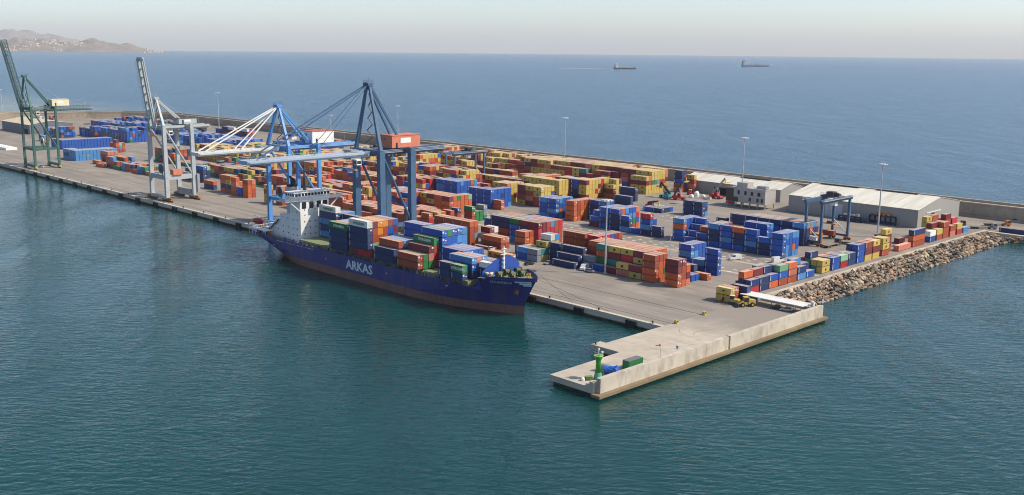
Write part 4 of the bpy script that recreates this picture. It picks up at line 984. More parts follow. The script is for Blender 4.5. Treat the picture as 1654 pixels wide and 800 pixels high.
# ------------------------------------------------------------------ ship-to-shore cranes
def rail_line(m, p, q, n, h=1.1, k=0):
    p = Vector(p); q = Vector(q); m.tube(p + Vector((0, 0, h)), q + Vector((0, 0, h)), .05, n=4, m=k); m.tube(p + Vector((0, 0, h * .5)), q + Vector((0, 0, h * .5)), .035, n=4, m=k)
    for i in range(n + 1): c = p.lerp(q, i / n); m.tube(c, c + Vector((0, 0, h)), .04, n=4, m=k)
def sts(xc, hw, gz, az, paint, paint2, label, boom_len, boom_up=None, lattice=False, house=None, housem=None, back=45, portal=14, legw=1.7, apex_y=0.5, boom_paint=None, bogie=None, reel_x=0.0, stay2=True, gauge=16.6, reels=()):
    o = (xc, 261.2, G); r = root('gantry_crane', o, label, 'quay crane', 'ship loading cranes on the quay')
    P = lambda n_, m, mats, par=None, **k: part(n_, m, mats, par or r, **k)
    gl = gz - G; al = az - G; pz = portal; pth = 1.35 if bogie is RBOG else .8
    for sx in (-1, 1):
        for y in (0, gauge):
            m = MB(); m.beam((sx * hw, y, 2.2), (sx * hw * .97, y, gl + (1.5 if y == 0 else 2.2)), legw, legw * 1.15, legw * .9, legw)
            if y == 0:
                for k in range(14): m.box(sx * hw - .35, -legw * .62, 3 + k * 2.6, sx * hw + .35, -legw * .58, 3.1 + k * 2.6)
            P('leg', m, paint)
    for y in (0, gauge):
        m = MB(); m.box(-hw - .9, y - .8, 1.5, hw + .9, y + .8, 3.1); P('sill_beam', m, paint)
        for sx in (-1, 1):
            m = MB(); n_b = 5 if bogie is RBOG else 2; w0 = 2.1 if bogie is RBOG else 1.9
            for q_ in range(n_b):
                dx = (q_ - n_b / 2) * w0 * 1.15; m.box(sx * hw + dx, y - .75, .8, sx * hw + dx + w0, y + .75, 1.55 + .25 * (q_ % 2), 0)
                for f_ in (.25, .75): m.tube((sx * hw + dx + w0 * f_, y - .4, .46), (sx * hw + dx + w0 * f_, y + .4, .46), .44, n=10, m=1)
                m.box(sx * hw + dx + .5, y - 1.05, .7, sx * hw + dx + 1.3, y - .77, 1.35, 0)
            m.box(sx * hw - n_b * 1.0, y - .5, 1.82, sx * hw + n_b * 1.0, y + .5, 2.2, 0); m.box(sx * hw + n_b * 1.2, y - .3, .7, sx * hw + n_b * 1.2 + .6, y + .3, 1.2, 0)
            P('bogie', m, [bogie or paint, DSTEEL])
        m = MB(); m.box(-hw, y - .7, gl - .3, hw, y + .7, gl + 1.7); P('cross_beam', m, paint)
    for sx in (-1, 1):
        m = MB(); m.box(sx * hw - .6, 1.05, pz - pth, sx * hw + .6, gauge - 1.05, pz + pth); P('portal_beam', m, paint)
        m = MB(); m.tube((sx * hw, .8, gl - .5), (sx * hw, gauge - .8, pz + 1), .55, n=8); P('brace', m, paint)
    m = MB(); m.box(-hw + 1.1, -.6, pz - pth, hw - 1.1, .6, pz + pth); P('portal_beam', m, paint)
    if bogie is RBOG:
        m = MB(); m.box(-hw + 1.1, gauge - .6, pz - pth, hw - 1.1, gauge + .6, pz + pth); P('portal_beam', m, paint)
        m = MB(); m.box(-hw + 1.4, gauge - 1.6, 3.2, hw - 1.4, gauge + .9, 5.4); m.box(hw - .4, gauge + 1.1, 4.0, hw + 1.9, gauge + 2.6, pz + 1); P('machinery_cabinet', m, STEEL)
        m = MB(); m.box(hw - 2.5, 3.5, pz + pth + .02, hw + 1.5, 9.0, pz + pth + 3.0); P('electrical_cabin', m, HOUSEO)
    # girder over the yard
    if lattice:
        m = MB()
        for sx in (-1, 1): m.lattice((sx * 2.6, -1, gl), (sx * 2.6, back, gl), 1.6, 3.0, 20, .09)
    else:
        m = MB()
        for sx in (-1, 1): m.box(sx * 2.8 - .7, -1.5, gl - .9, sx * 2.8 + .7, back, gl + 1.2)
        for k in range(8): m.box(-2.1, 2 + k * (back - 4) / 7, gl - .4, 2.1, 2.8 + k * (back - 4) / 7, gl + .5)
    g = P('girder', m, paint)
    wk = MB()
    for sx in (-1, 1):
        wk.box(sx * 4.3 - .55, -1.5, gl + .1, sx * 4.3 + .55, back, gl + .2); rail_line(wk, (sx * 4.8, -1.5, gl + .2), (sx * 4.8, back, gl + .2), 16)
    P('walkway', wk, GALV, g)
    # boom
    ang = boom_up if boom_up is not None else 0.0
    ca, sa = math.cos(ang), math.sin(ang)
    def bp(x, d, h): return (x, -1.6 - d * ca - h * sa, gl + d * sa + h * ca) if boom_up is None or True else None
    m = MB(); bm_paint = boom_paint or paint
    if lattice: 
        for sx in (-1, 1): m.lattice(bp(sx * 2.4, 0, 0), bp(sx * 2.0, boom_len, 0), 1.6, 3.2, 18, .10)
        for k in range(8): m.beam(bp(-2.2, 2 + k * boom_len / 8, 0), bp(2.2, 2 + k * boom_len / 8, 0), .3)
    else:
        for sx in (-1, 1): m.beam(bp(sx * 2.3, 0, .1), bp(sx * 2.3, boom_len, .1), 1.7, 2.0, 1.5, 1.6)
        for k in range(9): m.beam(bp(-2.2, 1 + k * (boom_len - 2) / 8, .2), bp(2.2, 1 + k * (boom_len - 2) / 8, .2), .6, .6)
        m.beam(bp(-3.5, boom_len, .1), bp(3.5, boom_len, .1), .9, 1.6)
    boom = P('boom', m, bm_paint)
    wk = MB()
    for sx in (-1, 1):
        wk.beam(bp(sx * 4.0, 1, .4), bp(sx * 4.0, boom_len, .4), .9, .1)
        for h in (.9, 1.5): wk.tube(bp(sx * 4.45, 1, h), bp(sx * 4.45, boom_len, h), .05, n=4)
        for k in range(15): wk.tube(bp(sx * 4.45, 1 + k * (boom_len - 1) / 14, .4), bp(sx * 4.45, 1 + k * (boom_len - 1) / 14, 1.5), .04, n=4)
    P('walkway', wk, GALV, boom)
    # A-frame
    apx = (0, apex_y, al)
    for sx in (-1, 1):
        m = MB(); m.beam((sx * hw * .97, 0, gl + 1.5), (sx * .9, apex_y, al), 1.3, 1.5, .9, 1.0); P('mast_leg', m, paint)
        m = MB(); m.beam((sx * .8, apex_y + .4, al - .3), (sx * 2.8, gauge + .5, gl + 1.6), .8, .9); P('back_stay', m, paint)
        for dd in ((.93,) if not stay2 else (.48, .93)):
            m = MB()
            q = bp(sx * 2.8, boom_len * dd, 1.2)
            if boom_up is None and not (dd < .5 and paint2 is paint): m.beam((sx * .9, apex_y - .6, al), q, .42, .5)
            elif boom_up is None: m.tube((sx * .9, apex_y - .6, al), q, .13, n=5)
            else: m.tube((sx * .7, apex_y - .5, al), bp(sx * 2.8, boom_len * .45, 1.2), .12, n=5)
            P('fore_stay', m, paint2)
            if boom_up is not None: break
    m = MB(); m.box(-1.8, apex_y - 1.2, al - .4, 1.8, apex_y + 1.4, al + .9); rail_line(m, (-2, apex_y - 1.6, al + .9), (2, apex_y - 1.6, al + .9), 4); rail_line(m, (-2, apex_y + 1.8, al + .9), (2, apex_y + 1.8, al + .9), 4)
    for sx in (-1.2, 0, 1.2): m.tube((sx, apex_y - 1.3, al + .3), (sx, apex_y - .9, al + .3), .8, n=10)
    m.tube((0.5, apex_y, al + .9), (.5, apex_y, al + 3.4), .07, n=5); P('mast_head', m, paint)
    m = MB()       # stairs zig-zag inside the mast
    z = gl + 2; k = 0
    while z < al - 4:
        f = (z - gl) / (al - gl); xx = hw * (1 - f) * .8; m.beam((-xx * .4 * (1 if k % 2 else -1) , apex_y * f + .9, z), (xx * .4 * (1 if k % 2 else -1), apex_y * f + .9, z + 2.6), .5, .12); z += 2.6; k += 1
    P('stairway', m, DSTEEL)
    if house:
        y0, y1, w_, h = house; m = MB(); m.box(-w_, y0, gl + 1.9, w_, y1, gl + 1.9 + h, 0); m.box(-w_ - .2, y0 - .2, gl + 1.92 + h, w_ + .2, y1 + .2, gl + 2.15 + h, 1)
        hs = P('machinery_house', m, housem)
        m = MB(); m.box(w_ - .02, y0 + 2, gl + 2, w_ + .03, y0 + 3, gl + 4.1); m.box(-w_ + 1.0, y0 - .03, gl + 1.9 + h * .6, -w_ + 2.2, y0 + .02, gl + 1.9 + h * .8); m.box(-w_ + 2.8, y0 - .03, gl + 1.9 + h * .6, -w_ + 4.0, y0 + .02, gl + 1.9 + h * .8)
        P('window', m, GLASS, hs)
        m = MB(); m.box(w_ + .005, y0 + (y1 - y0) * .30, gl + 1.9 + h * .38, w_ + .04, y0 + (y1 - y0) * .66, gl + 1.9 + h * .8); P('sign_panel', m, WHITE, hs)
    # trolley and cab
    ty = 6.0 if boom_up is not None else -9.0
    m = MB(); m.box(-3.4, ty - 2.5, gl - 1.7, 3.4, ty + 2.5, gl - 1.0); m.box(-2.8, ty - 2, gl + 1.25, 2.8, ty + 2, gl + 2.1)
    for k in (-1.8, 1.8):
        for j in (-1.2, 1.2): m.tube((k, ty + j, gl - 1.7), (k, ty + j, gl - 6), .05, n=4)
    m.box(-3.1, ty - .9, gl - 6.6, 3.1, ty + .9, gl - 6.0); P('trolley', m, STEEL)
    m = MB(); m.box(3.5, ty - 1.2, gl - 4.0, 5.6, ty + 1.2, gl - 1.6); cab = P('operator_cab', m, WHITE)
    m = MB(); m.box(3.6, ty - 1.25, gl - 3.7, 5.5, ty - 1.21, gl - 2.2); m.box(5.61, ty - 1, gl - 3.5, 5.64, ty + 1, gl - 2.2); P('window', m, GLASS, cab)
    # cable reels
    for (rx, ry, rz, R0, style) in reels:
        m = MB()
        if style == 'disc':
            m.tube((rx, ry - .25, rz), (rx, ry + .25, rz), R0, n=24, m=0); m.tube((rx, ry - .45, rz), (rx, ry - .26, rz), R0 * .45, n=16, m=1); m.tube((rx, ry + .26, rz), (rx, ry + 1.2, rz), .5, n=10, m=1)
        else:
            for k in range(24):
                a = 2 * math.pi * k / 24
                m.beam((rx + .8 * math.cos(a), ry, rz + .8 * math.sin(a)), (rx + R0 * math.cos(a), ry, rz + R0 * math.sin(a)), .22, .5)
            m.tube((rx, ry - .3, rz), (rx, ry + .4, rz), R0 * .5, n=16, m=1); m.tube((rx, ry - .6, rz), (rx, ry + .5, rz), .6, n=12, m=0)
        m.box(rx - .3, ry + .5, min(rz, pz) - .3, rx + .3, ry + 1.0, max(rz, pz), 1)
        P('cable_reel', m, [mat('reel_cream', (0.62, 0.58, 0.46), 0.5, dirt=0.3) if style != 'disc' or lattice else mat('reel_dark_grey', (0.12, 0.125, 0.13), 0.5, dirt=0.3), DSTEEL])
    m = MB()        # electrical cabins, ropes, lamps
    m.box(-hw + 1, gauge + .9, gl + 1.8, -hw + 4, gauge + 3.4, gl + 4.2); m.tube((-2, back - 4, gl + 1.2), (-2, back - 4, gl + 4.5), .1, n=5)
    for k in range(5): m.box(-4.9, 3 + k * 4, gl - 1.2, -4.5, 3.6 + k * 4, gl - .8); m.box(4.5, 3 + k * 4, gl - 1.2, 4.9, 3.6 + k * 4, gl - .8)
    m.box(hw - 3, gauge - 1.2, pz + .9, hw - 1, gauge + 1.2, pz + 3.4)
    for sx in (-.6, .6): m.tube((sx, apex_y + 1, al), (sx, (house[1] if house else gauge) - 1, gl + 4), .06, n=4)
    P('fittings', m, STEEL)
    return r
HOUSEO = mat('salmon_house_paint', (0.60, 0.20, 0.12), 0.6, dirt=0.25)
RBOG = mat('rusty_orange_bogie', (0.50, 0.19, 0.06), 0.7, dirt=0.9, dcol=(0.10, 0.06, 0.04), scale=1.2)
CB1 = mat('crane_steel_blue', (0.06, 0.125, 0.22), 0.5, dirt=0.3, scale=0.3)
CB2 = mat('crane_mid_blue', (0.10, 0.29, 0.62), 0.5, dirt=0.25, scale=0.3)
CLB = mat('crane_pale_blue', (0.36, 0.47, 0.60), 0.5, dirt=0.25, scale=0.3)
CG = mat('crane_grey', (0.41, 0.445, 0.45), 0.5, dirt=0.25, scale=0.3)
CGR = mat('crane_green', (0.045, 0.125, 0.11), 0.55, dirt=0.4, scale=0.3)
HW_ = mat('house_white_paint', (0.78, 0.79, 0.78), 0.5, dirt=0.3)
HRO = mat('house_roof_red', (0.42, 0.13, 0.09), 0.7)
sts(-354, 9.0, 45.3, 74.3, CB1, CB1, 'steel blue quay crane with salmon machinery house, boom lowered over the ship', 58, house=(9.5, 25, 4.4, 5.2), housem=[HOUSEO, HOUSEO], back=40, portal=11.5, legw=2.6, boom_paint=CLB)
sts(-426, 9.5, 41.8, 61.8, CB2, WHITE, 'bright blue quay crane with white stays and white machinery house, boom lowered', 41, house=(16.5, 29, 4.4, 5.6), housem=[HW_, HRO], back=44, portal=14.5, boom_paint=mat('boom_white', (0.70, 0.71, 0.69), 0.5, dirt=0.3), reels=((14.5, 16.0, 8.2, 3.0, 'spoke'), (2.0, -1.1, 18.5, 2.6, 'disc')))
sts(-554.3, 9.4, 43.8, 60.2, CG, CG, 'pale grey quay crane with its boom raised, orange wheel bogies', 39, boom_up=R_(82), house=(12, 23, 3.6, 3.0), housem=[CG, DSTEEL], back=31, portal=13.5, bogie=RBOG, legw=2.0, reels=((5.2, -1.1, 18.4, 2.8, 'disc'),))
sts(-756.5, 9.7, 44.6, 67.3, CGR, CGR, 'dark green lattice quay crane with its boom raised, cream house, yellow bogies', 49, boom_up=R_(78), lattice=True, house=(17, 29, 3.4, 4.4), housem=[mat('cream_house', (0.72, 0.64, 0.42), 0.6), mat('cream_house_roof', (0.74, 0.70, 0.52), 0.6)], back=46, portal=14, bogie=YEL, legw=1.4, reels=((1.0, 9.0, 18.5, 3.3, 'disc'),))

# ------------------------------------------------------------------ rubber tyred yard gantries
def rtg(x, y, span, w, h, paint, label, trolley_t=.62, load=True):
    o = (x, y, G); r = root('yard_gantry', o, label, 'gantry crane', 'yard gantry cranes')
    for yy in (0, span):
        for sx in (-1, 1):
            m = MB(); m.beam((sx * w, yy, 1.6), (sx * w, yy, h - .6), 1.0, 1.0); part('leg', m, paint, r)
            m = MB()
            for dx in (-1.0, .9): m.tube((sx * w + dx, yy - .45, .75), (sx * w + dx, yy + .45, .75), .75, n=14, m=0); m.tube((sx * w + dx, yy - .5, .75), (sx * w + dx, yy + .5, .75), .35, n=10, m=1)
            m.box(sx * w - 1.6, yy - .6, .9, sx * w + 1.5, yy + .6, 1.58, 1); part('wheel', m, [BLACK, ORG], r)
        m = MB(); m.box(-w + .55, yy - .45, 1.62, w - .55, yy + .45, 2.5); part('sill_beam', m, paint, r)
        m = MB(); m.beam((-w + .3, yy, 9), (w - .3, yy, 3), .35, .35); part('brace', m, GALV, r)
    for sx in (-1, 1):
        m = MB(); m.box(sx * w - .65, -1.6, h - .55, sx * w + .65, span + 1.6, h + 1.0); g = part('girder', m, paint, r)
        m = MB(); m.box(sx * (w + 1.2) - .5, -1.6, h + .7, sx * (w + 1.2) + .5, span + 1.6, h + .78); rail_line(m, (sx * (w + 1.65), -1.6, h + .78), (sx * (w + 1.65), span + 1.6, h + .78), 12); part('walkway', m, GALV, g)
    ty = span * trolley_t
    m = MB(); m.box(-w - .8, ty - 2.6, h + 1.02, w + .8, ty + 2.6, h + 1.7); m.box(-2.2, ty - 1.8, h + 1.72, 1.2, ty + 1.6, h + 3.4); m.tube((1.4, ty, h + 2.5), (w - .8, ty, h + 2.5), .7, n=12); m.box(w - 1, ty - 2, h + 1.72, w + .5, ty - .2, h + 2.9)
    rail_line(m, (-w - .7, ty - 2.6, h + 1.7), (w + .7, ty - 2.6, h + 1.7), 8); part('trolley', m, DSTEEL, r)
    m = MB(); m.box(1.6, ty - 3.6, h - 2.6, 3.6, ty - 1.4, h - .3); part('operator_cab', m, [WHITE], r)
    sz = 8.6
    m = MB(); m.box(-3.2, ty - 1.15, sz - .4, 3.2, ty + 1.15, sz + .1, 0); m.box(-1.5, ty - .9, sz + .12, 1.5, ty + .9, sz + .9, 1)
    for k in (-1.2, 1.2):
        for j in (-.8, .8): m.tube((k, ty + j, sz + .9), (k, ty + j, h + 1.0), .05, n=4, m=1)
    part('spreader', m, [ORG, DSTEEL], r)
    m = MB(); m.box(-2.4, -.95, 2.52, 2.0, .95, 4.3); part('engine_box', m, WHITE, r)
    return r
rtg(-229.6, 418.6, 25.5, 3.9, 20.0, CB1, 'blue yard gantry straddling the lane before the large white roofed shed')
rtg(-497, 432, 26, 4.2, 19.5, CB1, 'blue yard gantry among orange stacks, seen past the salmon crane house')
rtg(-553, 400, 25, 4.2, 19.5, CB1, 'blue yard gantry farther back, seen between the two blue quay cranes')

# ------------------------------------------------------------------ light masts
def mast(x, y, h, label, z0=G):
    r = root('light_mast', (x, y, z0), label, 'light mast', 'tall lamp posts of the terminal')
    m = MB(); m.tube((0, 0, 0), (0, 0, h), .42, .2, n=10); m.box(-.6, -.6, 0, .6, .6, .5); part('pole', m, GALV, r)
    m = MB(); m.lathe((0, 0, h - .3), [(1.3, 0), (1.4, .15), (1.3, .3)], 14)
    for k in range(8): a = k * math.pi / 4; m.box(1.9 * math.cos(a) - .35, 1.9 * math.sin(a) - .35, h - .55, 1.9 * math.cos(a) + .35, 1.9 * math.sin(a) + .35, h - .05)
    m.lathe((0, 0, h), [(1.95, -.28), (2.0, -.2), (1.95, -.12)], 14)
    part('lamp_head', m, mat('lamp_head_grey', (0.55, 0.55, 0.52), 0.5), r)
def mh(px, py_top, x, y):   # height from the survey
    d = AX @ np.array([px - CX, py_top - CY, F_PX]); t = y / d[1]; return CAM_Z + d[2] * t - G
for (bx, by, ty_, lab, yfix) in ((1417, 383, 264, 'tall lamp post in front of the large white roofed shed', None), (1197, 332, 222, 'tall lamp post beside the office building', None),
        (912, 250, 190, 'tall lamp post behind the yellow containers, against the open sea', 551), (643, 245, 171, 'tall lamp post just right of the tallest blue crane', 551),
        (354, 208, 150, 'tall lamp post by the sea wall, left of the white stays', 548), (4, 180, 145, 'lamp post at the far left edge beyond the shed', 470), (977.5, 437, 322, 'tall lamp post in the front row beside the yellow stacks', 302.2), (535, 240, 186, 'lamp post behind the white machinery house', 551), (670, 372, 262, 'lamp post on the quay below the salmon crane house', None)):
    if yfix is None: x, y = gp(bx, by)
    else:
        d = AX @ np.array([bx - CX, by - CY, F_PX]); t = yfix / d[1]; x, y = d[0] * t, yfix
    topx = bx + (by - ty_) * 0.06 * (1 if bx > 900 else -.6)
    mast(x, y, mh(bx, ty_, x, y), lab)
x, y = gp(1082, 416); r = root('light_mast', (x, y, G), 'short thin pole behind the front orange stacks', 'pole'); m = MB(); m.tube((0, 0, 0), (0, 0, 9.5), .16, .1); part('pole', m, GALV, r); m = MB(); m.box(-.4, -.2, 9.5, .4, .2, 9.8); part('lamp_head', m, WHITE, r)

# ------------------------------------------------------------------ sheds and office
ROOFW = mat('cream_roof_sheet', (0.70, 0.67, 0.57), 0.6, dirt=0.8, dcol=(0.50, 0.46, 0.38), scale=0.12, stretch=(3, .25, 1))
CLAD = mat('grey_cladding', (0.30, 0.295, 0.28), 0.6, dirt=0.3, dcol=(0.23, 0.23, 0.22), scale=0.4, stretch=(4, 4, .15))
def shed(x0, x1, y0, y1, e, rd, label, doors_front=(), end_door=None, vents=(), clad=CLAD, roofm=ROOFW, name='warehouse'):
    o = ((x0 + x1) / 2, (y0 + y1) / 2, G); r = root(name, o, label, 'warehouse'); yc = (y0 + y1) / 2
    m = MB(); m.extr_x([(y0, G), (y0, G + e), (yc, G + e + rd), (y1, G + e), (y1, G)], x0, x1)
    n = int((x1 - x0) / 9)
    for k in range(n + 1): x = x0 + (x1 - x0) * k / n; m.box(x - .12, y0 - .06, G, x + .12, y0 - .005, G + e - .1)
    w = part('wall', m, clad, r, origin=o)
    m = MB(); t = .14; 
    m.extr_x([(y0 - .5, G + e - .05), (y0 - .5, G + e + .1), (yc, G + e + rd + .2), (y1 + .5, G + e + .1), (y1 + .5, G + e - .05), (yc, G + e + rd + .03)], x0 - .3, x1 + .3)
    k = 0; x = x0
    while x < x1:
        sl = rd / (yc - y0); m.beam((x, y0 - .4, G + e + .14), (x, yc, G + e + rd + .2), .16, .1); x += 3.1
    rf = part('roof', m, roofm, r, origin=o)
    m = MB()
    for (a, b_) in vents: m.box(a, yc - .9, G + e + rd - .2, b_, yc + .9, G + e + rd + .75, 0)
    if vents: part('ridge_vent', m, DSTEEL, rf, origin=o)
    for (a, b_, h, dm) in doors_front:
        m = MB(); m.box(a, y0 - .09, G + .02, b_, y0 + .01, G + h); part('door', m, dm, r, origin=o)
    if end_door:
        a, b_, h = end_door; m = MB(); m.box(x1 - .01, a, G + .02, x1 + .05, b_, G + h, 0); m.box(x1 - .01, a - 2, G + h + .02, x1 + .25, b_ + 6, G + h + .55, 1); m.box(x1 + .06, a + 3.4, G + h - 2.2, x1 + .09, b_ - 1.2, G + h - .3, 2); part('door', m, [mat('shed_door', (0.34, 0.34, 0.31), 0.6), mat('door_rail_cream', (0.62, 0.60, 0.52), 0.6), GLASS], r, origin=o)
    return r
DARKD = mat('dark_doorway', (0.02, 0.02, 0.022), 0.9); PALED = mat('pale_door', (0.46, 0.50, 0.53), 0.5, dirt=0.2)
shed(-290, -217.2, 500, 551, 9.3, 4.2, 'large grey warehouse with cream sheet roof, right of the office', doors_front=((-268, -258, 7.6, PALED), (-283, -278, 5, CLAD)), end_door=(512, 521, 6.5), vents=((-285, -262), (-252, -229)))
shed(-381, -311, 526, 551, 7.3, 3.0, 'long low grey warehouse with cream roof, left of the office', doors_front=((-357, -347, 4.6, DARKD), (-324, -317, 4.8, DARKD)), vents=((-346, -325),))
shed(-1120, -1043, 362, 404, 9.2, 3.4, 'dark sided shed with tan roof at far left behind the green crane', doors_front=((-1062, -1048, 5, DARKD),), clad=mat('slate_cladding', (0.13, 0.15, 0.19), 0.6), roofm=mat('tan_roof_sheet', (0.58, 0.50, 0.36), 0.7, dirt=0.3, scale=0.1))
# open carport sheds far left
for (x0, x1, y0, y1, h, lab) in ((-1135, -1030, 505, 525, 5.0, 'long open sided vehicle shelter with flat blue grey roof'), (-1010, -985, 505, 520, 4.2, 'small dark flat roofed hut beside the long shelter')):
    r = root('open_shelter', ((x0 + x1) / 2, (y0 + y1) / 2, G), lab, 'shelter'); oo = ((x0 + x1) / 2, (y0 + y1) / 2, G)
    m = MB(); m.box(x0, y0, G + h, x1, y1, G + h + .5); part('roof', m, mat('blue_grey_roof', (0.25, 0.31, 0.34), 0.6, dirt=0.3), r, origin=oo)
    m = MB(); m.box(x0 + 1, y1 - .25, G, x1 - 1, y1 - .1, G + h - .02); part('back_wall', m, STEEL, r, origin=oo)
    for k in range(int((x1 - x0) / 7) + 1):
        m = MB(); m.box(x0 + k * 7, y0 + .3, G, x0 + k * 7 + .4, y0 + .7, G + h - .01); part('post', m, STEEL, r, origin=oo)

r = root('white_tent', (-940, 296, G), 'long low white covered stack beside the green crane', 'cover'); m = MB(); m.extr_x([(-4.5, 0), (-4.5, 1.9), (0, 2.5), (4.5, 1.9), (4.5, 0)], -35, 42); part('cover', m, WHITE, r)
# office
OX0, OX1, OY0, OY1 = -326, -300.5, 492.5, 503.5; oo = (-312, 498, G)
off = root('office_building', oo, 'pale grey two storey office raised on stilts between the warehouses', 'building')
OW = mat('office_wall', (0.40, 0.38, 0.355), 0.7, dirt=0.2); BRN = mat('dark_brown_cladding', (0.07, 0.055, 0.045), 0.6)
m = MB(); m.box(OX0, OY0, G + 2.8, OX1, OY1, G + 10.6, 0); m.box(OX0 + 4, OY0 + 4.5, G + 10.62, OX0 + 11, OY1 - .5, G + 13.4, 0)
m.box(OX0 - .15, OY0 - .15, G + 10.63, OX1 + .15, OY0 + .15, G + 11.3, 0); m.box(OX1 - .15, OY0 + .17, G + 10.63, OX1 + .15, OY1, G + 11.3, 0)
part('wall', m, OW, off, origin=oo)
m = MB(); m.box(OX0 - .06, OY0 - .08, G + 5.7, OX0 + 5, OY0 - .003, G + 10.3); m.box(OX0 - .06, OY0 - .08, G + 2.9, OX0 + 8, OY0 - .003, G + 5.68); part('cladding', m, BRN, off, origin=oo)
for (x, z) in ((-318.5, 7.3), (-314, 7.3), (-309.8, 7.3), (-305.5, 7.3), (-311, 3.9), (-306, 3.9), (-303.2, 3.9)):
    m = MB(); m.box(x, OY0 - .05, G + z, x + (1.9 if x > -306 and z > 5 else 1.5), OY0 - .004, G + z + 2.2); m.box(x - .12, OY0 - .12, G + z - .15, x + 1.62, OY0 - .055, G + z - .02, 1); part('window', m, [GLASS, OW], off, origin=oo)
for k in range(6):
    for y in (OY0 + .6, OY1 - .9): m = MB(); m.box(OX0 + .3 + k * 4.9, y, G, OX0 + .8 + k * 4.9, y + .5, G + 2.79); part('stilt', m, OW, off, origin=oo)
m = MB(); m.box(-310, 499, G + 10.63, -304, 502, G + 12.2); m.box(-303, 495, G + 10.63, -301.5, 497, G + 11.8); part('roof_unit', m, STEEL, off, origin=oo)

# ------------------------------------------------------------------ vehicles
def wheels(r, xs_, hw, rad, wd=.24, m2=None):
    for x in xs_:
        for s in (-1, 1):
            m = MB(); m.tube((x, s * hw - wd / 2, rad), (x, s * hw + wd / 2, rad), rad, n=14, m=0); m.tube((x, s * hw - wd / 2 - .01, rad), (x, s * hw + wd / 2 + .01, rad), rad * .5, n=10, m=1); part('wheel', m, [BLACK, m2 or STEEL], r)
def car(x, y, rz, paint, label, group=None, kind='car'):
    r = root('parked_' + kind if kind == 'car' else kind, (x, y, G + .012), label, kind, group, rz)
    if kind == 'car': L, Wd, H, prof, glass = 4.3, 1.75, 1.45, [(-2.15, .35), (-2.1, .85), (-1.9, 1.0), (1.0, .95), (2.05, .75), (2.15, .35)], [(-1.85, 1.0), (-1.2, 1.42), (.25, 1.42), (1.05, .96)]
    else: L, Wd, H, prof, glass = 5.4, 2.0, 2.3, [(-2.7, .4), (-2.7, 2.3), (-2.5, 2.42), (1.1, 2.4), (1.95, 1.45), (2.6, 1.2), (2.7, .4)], [(1.13, 2.3), (.3, 2.3), (.3, 1.5), (1.85, 1.5)]
    m = MB(); m.extr_y(prof, -Wd / 2, Wd / 2)
    if kind == 'car': m.extr_y([(-1.15, 1.43), (.2, 1.43), (.15, 1.47), (-1.1, 1.47)], -Wd / 2 + .16, Wd / 2 - .16)
    part('body', m, paint, r)
    m = MB(); m.extr_y(glass, -Wd / 2 + (.1 if kind == 'car' else -.01), Wd / 2 - (.1 if kind == 'car' else -.01)); part('window', m, GLASS, r)
    wheels(r, (-1.35 * L / 4.3, 1.35 * L / 4.3), Wd / 2 - .1, .32)
    for s in (-1, 1): m = MB(); m.box(L / 2 - .06, s * .65 - .2, .6, L / 2 + .01, s * .65 + .2, .78); part('headlight', m, WHITE, r)
    return r
CW_ = mat('car_white_paint', (0.75, 0.75, 0.74), 0.25, spec=0.5); CS_ = mat('car_silver_paint', (0.45, 0.46, 0.48), 0.3, 0.4); CR_ = mat('car_dark_red_paint', (0.16, 0.02, 0.03), 0.3); CK_ = mat('car_dark_paint', (0.03, 0.035, 0.045), 0.3)
car(*gp(1187, 420), R_(-118), CW_, 'white delivery van driving between the blue container blocks', kind='van')
car(*gp(1256, 424), R_(70), CW_, 'white van half hidden behind the rock wall containers', kind='van')
car(*gp(944, 436), R_(-70), CW_, 'white van parked against the long navy boxes', kind='van')
car(*gp(953, 440), R_(8), CS_, 'silver car on the apron beside the white van')
car(*gp(885, 427), R_(-80), CS_, 'grey car at the left end of the navy long box')
car(*gp(793, 404), R_(-15), CW_, 'white car behind the orange box on the ship bow')
car(*gp(767, 398), R_(-20), CK_, 'dark car with bright highlights left of the white car')
car(*gp(1270, 502.5), R_(200), CS_, 'silver car parked under the canopy roof')
car(*gp(1253, 499), R_(200), CK_, 'dark car parked under the canopy, left of the silver car')
car(*gp(1590, 350.5), R_(5), CR_, 'dark red car parked at the foot of the sea wall')
car(*gp(1641, 358), R_(5), CK_, 'black car parked at the foot of the sea wall at right')
car(*gp(68, 270.5), R_(20), CW_, 'white car on the quay apron between the green crane legs')
car(*gp(855, 428), R_(80), CK_, 'dark car by the brown stack near the ship bow')
def truck(x, y, rz, label, cabm, trailer=True, load=None):
    r = root('truck', (x, y, G + .012), label, 'truck', None, rz)
    m = MB(); m.extr_y([(3.6, .6), (3.6, 3.0), (5.3, 3.0), (5.75, 1.9), (5.8, .6)], -1.2, 1.2); c = part('cab', m, cabm, r); m = MB(); m.extr_y([(4.2, 1.9), (4.2, 2.7), (5.42, 2.7), (5.76, 1.92)], -1.21, 1.21); part('window', m, GLASS, c)
    m = MB(); m.box(-7, -1.2, 1.05, 4.2, 1.2, 1.3); 
    for y_ in (-.5, .3): m.box(-7, y_, .75, 3.6, y_ + .2, 1.04)
    part('flatbed', m, mat('trailer_steel', (0.28, 0.23, 0.18), 0.8, dirt=0.5), r)
    wheels(r, (-6, -4.8, -3.6, 2.4, 5.0), 1.0, .48, .3)
    if load: m = MB(); m.box(-6.8, -1.22, 1.32, -.8, 1.22, 3.9); part('cargo_box', m, load, r)
    return r
truck(*gp(1612, 365), R_(38), 'orange cabbed flatbed truck parked before the sea wall', ORG)
truck(*gp(1590, 370), R_(40), 'empty flatbed trailer truck with dull cab beside the orange one', STEEL)
truck(*gp(1540, 365), R_(38), 'flatbed truck parked between the containers and sea wall', mat('truck_brown', (0.2, 0.12, 0.08), 0.6))
